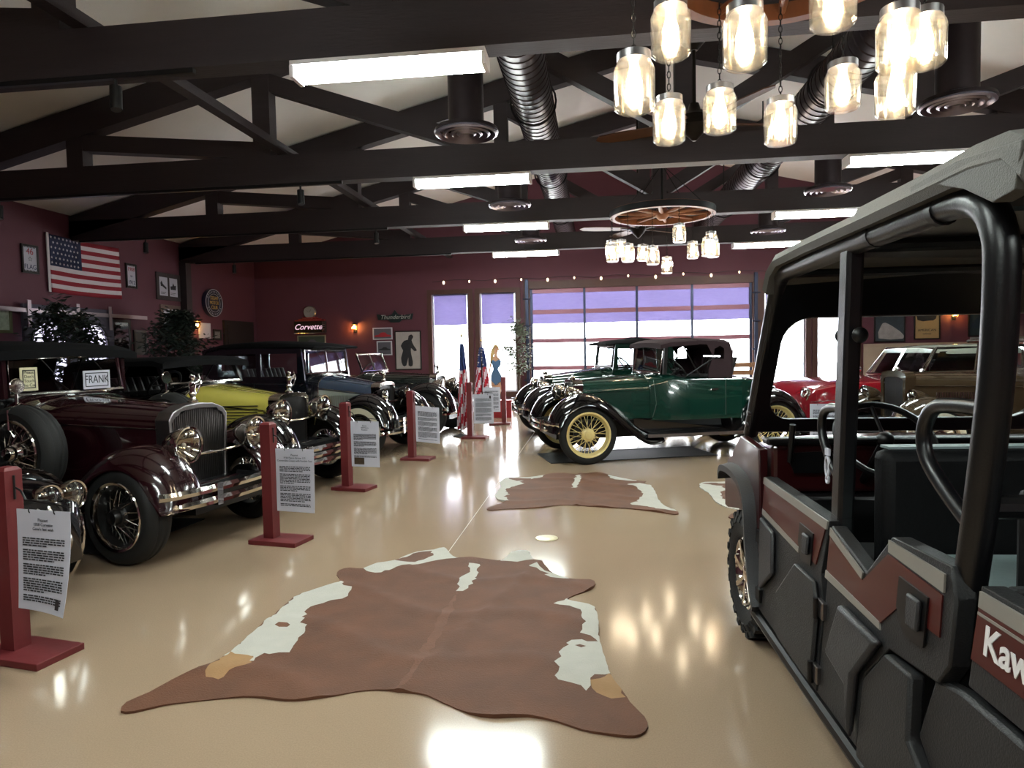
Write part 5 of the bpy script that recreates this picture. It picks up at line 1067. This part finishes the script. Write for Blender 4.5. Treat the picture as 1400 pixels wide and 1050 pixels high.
for y0, y1, z0, z1, rows, l in ((10.05, 10.39, 2.91, 3.38, [('46', .15, .12, redink), ('FLAG', .11, -.13, blueink)], 'small stitched frame reading 46 FLAG beside the wall flag'),
                            (12.52, 12.84, 2.88, 3.37, [('1908', .11, .13, redink), ('to', .07, .0, blueink), ('1912', .11, -.13, blueink)], 'small stitched frame reading 1908 to 1912 beside the wall flag')):
    t, w, h = onleft('stitched_sign', l, 'sign', y0, y1, z0, z1, fblk, paper, .035)
    for s, sz, z, mt in rows: text(s, sz, mt, t, (.0175, 0, z), (pi/2, 0, pi/2), 'lettering', .001, sx=.95)
    if '46' in l: MB().plate(star(0, 0.0, .045), [[(a*.75, b*.75) for a, b in star(0, 0, .045)]], lambda y, z: (.0155, y, z), lambda y, z: (.018, y, z)).build('printed_star', pm('grey print', '#555560', .7), t, 0)
    mb = MB()
    for k in range(9):
        for zz in (-h+.035, h-.035): mb.box(.0155, .018, -w+.04+k*(2*w-.08)/9, -w+.04+k*(2*w-.08)/9+.014, zz-.018, zz+.018)
    mb.build('stitched_edge', black, t, 0)
grp = pm('dark sketch ink', '#26262c', .8, var=.4)
fw_ = pm('weathered grey frame', '#3a3234', .7, var=.4, scale=25, bump=.3); fw2 = pm('pale carved frame', '#6a5a52', .7, var=.4, scale=25, bump=.3)
for y0, y1, z0, z1, m_, l in ((13.45, 14.28, 2.72, 3.30, fw_, 'grey double frame with two tool sketches beside the wall column'), (13.55, 14.25, 2.02, 2.62, fw2, 'paler carved double frame half hidden by the evergreen')):
    t, w, h = onleft('double_frame', l, 'picture', y0, y1, z0, z1, m_, paper, .09)
    MB().box(.01, .03, -.02, .02, -h+.09, h-.09).build('divider', m_, t, 0)
    for sy in (-1, 1):
        cy = sy*.17
        MB().plate(sm([(cy-.10, .07), (cy-.06, .12), (cy-.02, .05), (cy+.10, -.02), (cy+.09, -.06), (cy-.04, .0), (cy-.09, .0)] if sy < 0 else [(cy-.10, .02), (cy-.03, .03), (cy, .10), (cy+.04, .04), (cy+.10, .05), (cy+.09, -.05), (cy-.09, -.05)], 1), [], lambda y, z: (.0155, y, z), lambda y, z: (.017, y, z)).build('sketch', grp, t, 0)
        MB().box(.0155, .0165, cy-.10, cy+.08, -.13, -.12).box(.0155, .0165, cy-.10, cy+.04, -.16, -.15).build('caption_line', grp, t, 0)
t = thing('oval_sign', 'dark blue oval sign with stacked yellow lettering on the side wall', 'sign', (XW+.002, 15.5, 2.77))
ov = lambda a, b, n=40: [(a*cos(2*pi*k/n), b*sin(2*pi*k/n)) for k in range(n)]
MB().plate(ov(.37, .33), [], lambda y, z: (0, y, z), lambda y, z: (.10, y, z)).build('sign_body', pm('navy sign enamel', '#141a33', .3, coat=.5), t, 40)
MB().plate(ov(.37, .33), [ov(.355, .315)], lambda y, z: (.10, y, z), lambda y, z: (.106, y, z)).plate(ov(.26, .22), [ov(.25, .21)], lambda y, z: (.10, y, z), lambda y, z: (.105, y, z)).build('white_ring', paper, t, 0)
yel = pm('yellow sign letters', '#c7a560', .5)
for k, s in enumerate(('STEAM', 'MOTOR', 'CLUB')): text(s, .12, yel, t, (.103, 0, .11-.11*k), (pi/2, 0, pi/2), 'lettering', .003, sx=.9)
mb = MB()
for k in range(26):
    a = 2*pi*k/26
    if abs(sin(a)) > .45: mb.box(.101, .105, .31*cos(a)-.012, .31*cos(a)+.012, .27*sin(a)-.016, .27*sin(a)+.016)
mb.build('ring_lettering', paper, t, 0)
# sliding barn door with arched lights
t = thing('barn_door', 'grey sliding double barn door with two arched bright windows on a flat rail', 'barn door', (XW+.06, 10.93, 0))
bdm = pm('lavender grey door paint', '#4c4856', .7, var=.15, scale=4, bump=.1)
def archp(yc, w, z0, z1, n=14): return [(yc-w, z0), (yc+w, z0)]+[(yc+w*cos(pi*k/n), z1-w+w*sin(pi*k/n)) for k in range(n+1)]
h1, h2 = archp(-.48, .36, 1.0, 2.12), archp(.50, .36, 1.0, 2.12)
MB().plate(rect(-1.0, 1.05, .02, 2.40), [h1, h2], lambda y, z: (0, y, z), lambda y, z: (.045, y, z)).build('door_panel', bdm, t, 0)
sunp = emit('daylit obscure pane', '#dcd6f2', 1.6)
for hh, yc in ((h1, -.48), (h2, .5)):
    pane = MB().plate(hh, [], lambda y, z: (.005, y, z), lambda y, z: (.015, y, z)).build('arched_pane', sunp, t, 0)
    MB().plate(archp(yc, .40, .96, 2.16), [hh], lambda y, z: (.046, y, z), lambda y, z: (.06, y, z)).build('arch_trim', fblk, t, 0)
pk = pm('brushed pinkish steel', '#9c8f92', .35, .6, var=.1)
MB().box(.075, .085, -3.2, 2.0, 2.26, 2.33).build('rail', pk, t, 0)
for y in (-.93, .12, .92): MB().box(.09, .10, y-.035, y+.035, 2.02, 2.46).build('hanger_strap', pk, t, 0)
onleft('framed_mirror', 'narrow dark framed mirror hanging next to the barn door', 'mirror', 12.04, 12.58, 1.15, 2.24, fblk, pm('mirror silver', '#b9b4bd', .06, 1, var=.5, scale=7), .05)
onleft('framed_print', 'pale green framed print on the side wall before the barn door', 'picture', 9.05, 9.80, 1.92, 2.32, pm('olive frame', '#5b5a3c', .6), pm('pale print', '#9aa596', .6, var=.7, scale=14), .05)
onleft('framed_print', 'small dark framed print between the mirror and the second evergreen', 'picture', 12.66, 13.05, 1.55, 2.05, fblk, pm('grey print paper', '#4f5048', .6, var=.5, scale=10), .05)
onleft('framed_print', 'tiny framed print between the wall lamp and the dark side door', 'picture', 15.55, 15.90, 1.88, 2.14, fblk, pm('small pale print', '#77706c', .6, var=.5, scale=20), .05)
onleft('wall_notice', 'white paper notices pinned beside the wall lamp', 'notice', 14.95, 15.45, 1.92, 2.28, paper, paper, .03, .012)
def sconce(label, loc, rz):
    t = thing('wall_sconce', label, 'wall lamp', loc, rz, None)
    MB().box(-.05, .05, -.015, 0, -.12, .12).build('back_plate', black, t, 0)
    MB().tube([(0, -.01, -.06), (0, -.08, -.10), (0, -.10, -.05)], .01, 8).build('arm', black, t)
    MB().lathe([(.06, -.05), (.085, .10), (.08, .10), (.055, -.045), (0, -.045)], 6, (0, -.10, 0)).build('lamp_shade', glass('amber sconce glass', '#fff0d0', .1, .1), t, 0)
    MB().lathe([(0, .15), (.03, .14), (.095, .10), (.09, .098), (0, .098)], 6, (0, -.10, 0)).build('lamp_cap', black, t, 0)
    MB().ball((0, -.10, .03), .03, sz=1.4, n=10).build('bulb', emit('sconce bulb', '#ffd08a', 150), t)
sconce('lit wall lantern on the side wall by the second evergreen', (XW+.002, 14.75, 2.2), pi/2)
sconce('lit wall lantern on the burgundy back wall between the neon sign and pictures', (-6.38, YB-.002, 2.16), 0)
sconce('lit wall lantern between the posters, seen through the cab', (8.62, YB-.002, 2.12), 0)
# ------------------------------------------------------------------ back wall decorations
t = thing('neon_sign', 'black neon sign reading Corvette with red bars and chrome fins', 'sign', (-7.63, YB-.002, 2.22))
MB().box(-.44, .44, -.10, 0, -.15, .15).build('sign_box', black, t, 0, bevel=.01)
text('Corvette', .21, emit('pink white neon', '#f0c8d8', .55), t, (-.04, -.104, 0), (pi/2, 0, 0), 'lettering', .004, shear=.35)
mb = MB()
for z in (.18, .215, .25): mb.box(-.42+(z-.18)*3, .42-(z-.18)*3, -.09, 0, z-.010, z+.010)
mb.build('red_bar', pm('red bar enamel', '#a02030', .3), t, 0)
mb = MB()
for k in range(5): mb.box(.36, .45, -.12, -.1005, -.13+.06*k, -.10+.06*k)
mb.build('chrome_fin', chrome, t, 0)
MB().box(-.44, .44, -.11, 0, -.175, -.155).build('chrome_strip', chrome, t, 0)
t = thing('wall_clock', 'round grey clock face on top of the neon sign', 'clock', (-7.63, YB-.06, 2.62))
MB().lathe([(0, -.02), (.16, -.02), (.175, 0), (.175, .05), (0, .05)], 36, ax='y').build('clock_case', steel, t); MB().lathe([(0, -.024), (.15, -.024), (.15, -.021), (0, -.021)], 36, ax='y').build('dial', pm('grey dial', '#8d8a8a', .5), t)
MB().beam((0, -.03, 0), (.05, -.03, .07), .012, .004).beam((0, -.03, 0), (-.09, -.03, .05), .01, .004).build('clock_hand', black, t, 0)
greyp = pm('grey print', '#8f8d88', .6, var=.6, scale=9)
carshape = [(-.30, -.06), (-.26, .0), (-.14, .02), (-.06, .09), (.10, .09), (.17, .02), (.28, .0), (.30, -.06)]
def pic(label, x0, x1, z0, z1, fm_, panel, shp, mshp, sc_=1, off=(0, 0), inset=.03):
    t, w, h = onback('framed_picture', label, 'picture', x0, x1, z0, z1, fm_, panel, inset)
    MB().plate([(x*sc_+off[0], z*sc_+off[1]) for x, z in sm(shp, 2, True)], [], lambda x, z: (x, -.0155, z), lambda x, z: (x, -.018, z)).build('printed_shape', mshp, t, 0)
    return t, w, h
pic('pale framed photo hanging under the neon sign', -8.02, -7.22, 1.62, 2.0, pm('pale wood frame', '#8d8674', .5), pm('dark green print', '#3d4a40', .6, var=.4, scale=6), carshape, greyp, .8)
pic('framed photo of a red roadster under the winged sign', -5.90, -5.36, 1.84, 2.16, paper, greyp, carshape, redink, .75, (0, -.04))
pic('smaller framed grey photo beneath the red roadster photo', -5.80, -5.38, 1.42, 1.80, paper, greyp, carshape, grp, .5, (0, -.02))
pic('tall black framed drawing of a crouching figure in overalls', -5.30, -4.58, 1.02, 2.06, fblk, pm('pale drawing paper', '#a8a2a0', .7, var=.15, scale=6),
    [(-.16, -.40), (-.20, -.2), (-.14, .0), (-.20, .12), (-.10, .26), (.0, .28), (.02, .38), (.10, .42), (.15, .35), (.10, .27), (.16, .12), (.24, .0), (.16, -.02), (.08, .06), (.08, -.1), (.12, -.3), (.10, -.42), (.0, -.40), (.0, -.18), (-.06, -.40)], grp, 1)
t = thing('winged_sign', 'thin winged sign reading Thunderbird above the framed photos', 'sign', (-5.27, YB-.012, 2.42))
MB().plate(sm([(-.5, .10), (-.2, .05), (-.08, .09), (0, .2), (.08, .09), (.2, .05), (.5, .10), (.46, -.06), (.2, -.06), (.12, -.13), (-.12, -.13), (-.2, -.06), (-.46, -.06)], 1), [], lambda x, z: (x, 0, z), lambda x, z: (x, -.025, z)).build('wing_plate', pm('teal grey metal', '#2e3a3c', .4, .6, var=.2), t, 0)
text('Thunderbird', .16, pm('silver script', '#c6ccc4', .3, .5), t, (0, -.029, .01), (pi/2, 0, 0), 'lettering', .004, shear=.3)
pic('large dark poster of a grey car and mountain road, seen through the cab', 6.80, 7.52, 1.50, 2.5, fblk, pm('dark poster print', '#3a4148', .5, var=.6, scale=4), [(-.25, -.40), (-.2, -.1), (-.1, -.02), (.12, -.15), (.3, -.3), (.3, -.42)], pm('pale poster shape', '#a09898', .6, var=.3), 1)
t, w, h = pic('tan vintage poster with dark picture above its lettering, seen through the cab', 7.72, 8.32, 1.55, 2.5, fblk, pm('tan poster print', '#b39468', .6, var=.12, scale=5), [(-.22, .0), (-.22, .35), (.2, .35), (.2, .03), (.05, -.02)], grp, 1)
text('AMERICAN', .085, grp, t, (0, -.018, -.25), (pi/2, 0, 0), 'lettering', .001); text('GARAGE', .05, grp, t, (0, -.018, -.34), (pi/2, 0, 0), 'lettering', .001)
pic('dark blue-green landscape poster beside the lantern, seen through the cab', 8.95, 9.75, 1.60, 2.5, fblk, pm('teal poster print', '#26363c', .6, var=.5, scale=4), [(-.3, -.1), (-.1, .08), (.1, .02), (.3, .12), (.3, -.25), (-.3, -.25)], pm('slate poster shape', '#1e3040', .6), 1)
MB().box(9.0, 9.45, YB-.015, YB-.002, 1.44, 1.58).build('caption_card', pm('grey card', '#a09a98', .7), None, 0, label='small pale caption card under the dark landscape poster', category='notice')
# ------------------------------------------------------------------ bench, floor outlet, mats
oak = pm('golden oak', '#7c5638', .5, var=.25, scale=5, stretch=(1, 5, 5))
t = thing('wooden_bench', 'long golden wooden bench standing before the glass door', 'bench', (2.55, 16.4, 0))
MB().box(-1.2, 1.2, -.22, .22, .44, .48).build('seat', oak, t, 0)
for z in (.62, .80, .98): MB().box(-1.2, 1.2, .19, .22, z, z+.11).build('back_slat', oak, t, 0)
for x in (-1.15, 0, 1.15):
    MB().box(x-.03, x+.03, .15, .19, 0, 1.1).build('leg', oak, t, 0); MB().box(x-.03, x+.03, -.2, -.15, 0, .44).build('leg', oak, t, 0)
o = MB().lathe([(0, .006), (.085, .006), (.09, .004), (.09, .0006), (0, .0006)], 32).lathe([(.06, .0065), (.066, .0075), (.072, .0065)], 32).build('floor_outlet', pm('cream brass outlet', '#cbbf9d', .3, .3), None, 30); o.location = (-.40, 5.32, 0); tag(o, 'round cream floor outlet cover between the two cowhides', 'outlet')
def mat(label, x0, x1, y0, y1, loc, rz):
    o = MB().box(x0, x1, y0, y1, .0006, .006).box(x0, x1, y0, y0+.02, .006, .010).box(x0, x1, y1-.02, y1, .006, .010).build('drip_mat', pm('black rubber mat', '#121315', .5, var=.2), None, 0); o.location = (loc[0], loc[1], 0); o.rotation_euler = (0, 0, rz); tag(o, label, 'mat')
mat('thin black drip mat under the maroon car', -2.9, -.35, -.55, .55, (-3.28, 5.21), R(-5))
mat('thin black drip mat under the green roadster', -1.9, .45, -.35, .52, (-.315, 9.465), R(197.2))
# ------------------------------------------------------------------ camera, light, view
cam = bpy.data.cameras.new('camera'); co = bpy.data.objects.new('camera', cam); C.objects.link(co)
yaw, pit, rol = R(7.0), R(2.88), math.atan(.02)
F = V((-sin(yaw)*cos(pit), cos(yaw)*cos(pit), -sin(pit))); r0 = F.cross(V((0, 0, 1))).normalized(); u0 = r0.cross(F)
Rt = r0*cos(rol)-u0*sin(rol); U = u0*cos(rol)+r0*sin(rol)
M = Matrix((Rt, U, -F)).transposed().to_4x4(); M.translation = V((0, 0, 1.5)); co.matrix_world = M
cam.sensor_fit = 'HORIZONTAL'; cam.sensor_width = 36; cam.lens = 36*930/1400; cam.clip_start = .05; cam.clip_end = 200
sc = bpy.context.scene; sc.camera = co
w = bpy.data.worlds.new('daylight'); sc.world = w; w.use_nodes = True
bg = w.node_tree.nodes['Background']; bg.inputs[0].default_value = (.93, .96, 1, 1); bg.inputs[1].default_value = 10
def portal(x0, x1, z0, z1, y=17.92, rx=-pi/2):
    l = bpy.data.lights.new('daylight_portal', 'AREA'); l.shape = 'RECTANGLE'; l.size = x1-x0; l.size_y = z1-z0; l.cycles.is_portal = True
    o = bpy.data.objects.new('daylight_portal', l); C.objects.link(o); o.location = ((x0+x1)/2, y, (z0+z1)/2); o.rotation_euler = (rx, 0, 0)
portal(*DOOR)
for q in WIN: portal(*q)
vs = sc.view_settings; vs.view_transform = 'Standard'; vs.look = 'None'; vs.exposure = 1.02; vs.gamma = 1; vs.use_curve_mapping = False
sc.cycles.max_bounces = 7; sc.cycles.diffuse_bounces = 4; sc.cycles.glossy_bounces = 4; sc.cycles.transparent_max_bounces = 16; sc.cycles.sample_clamp_indirect = 6; sc.cycles.use_denoising = True
sc.cycles.caustics_reflective = False; sc.cycles.caustics_refractive = False
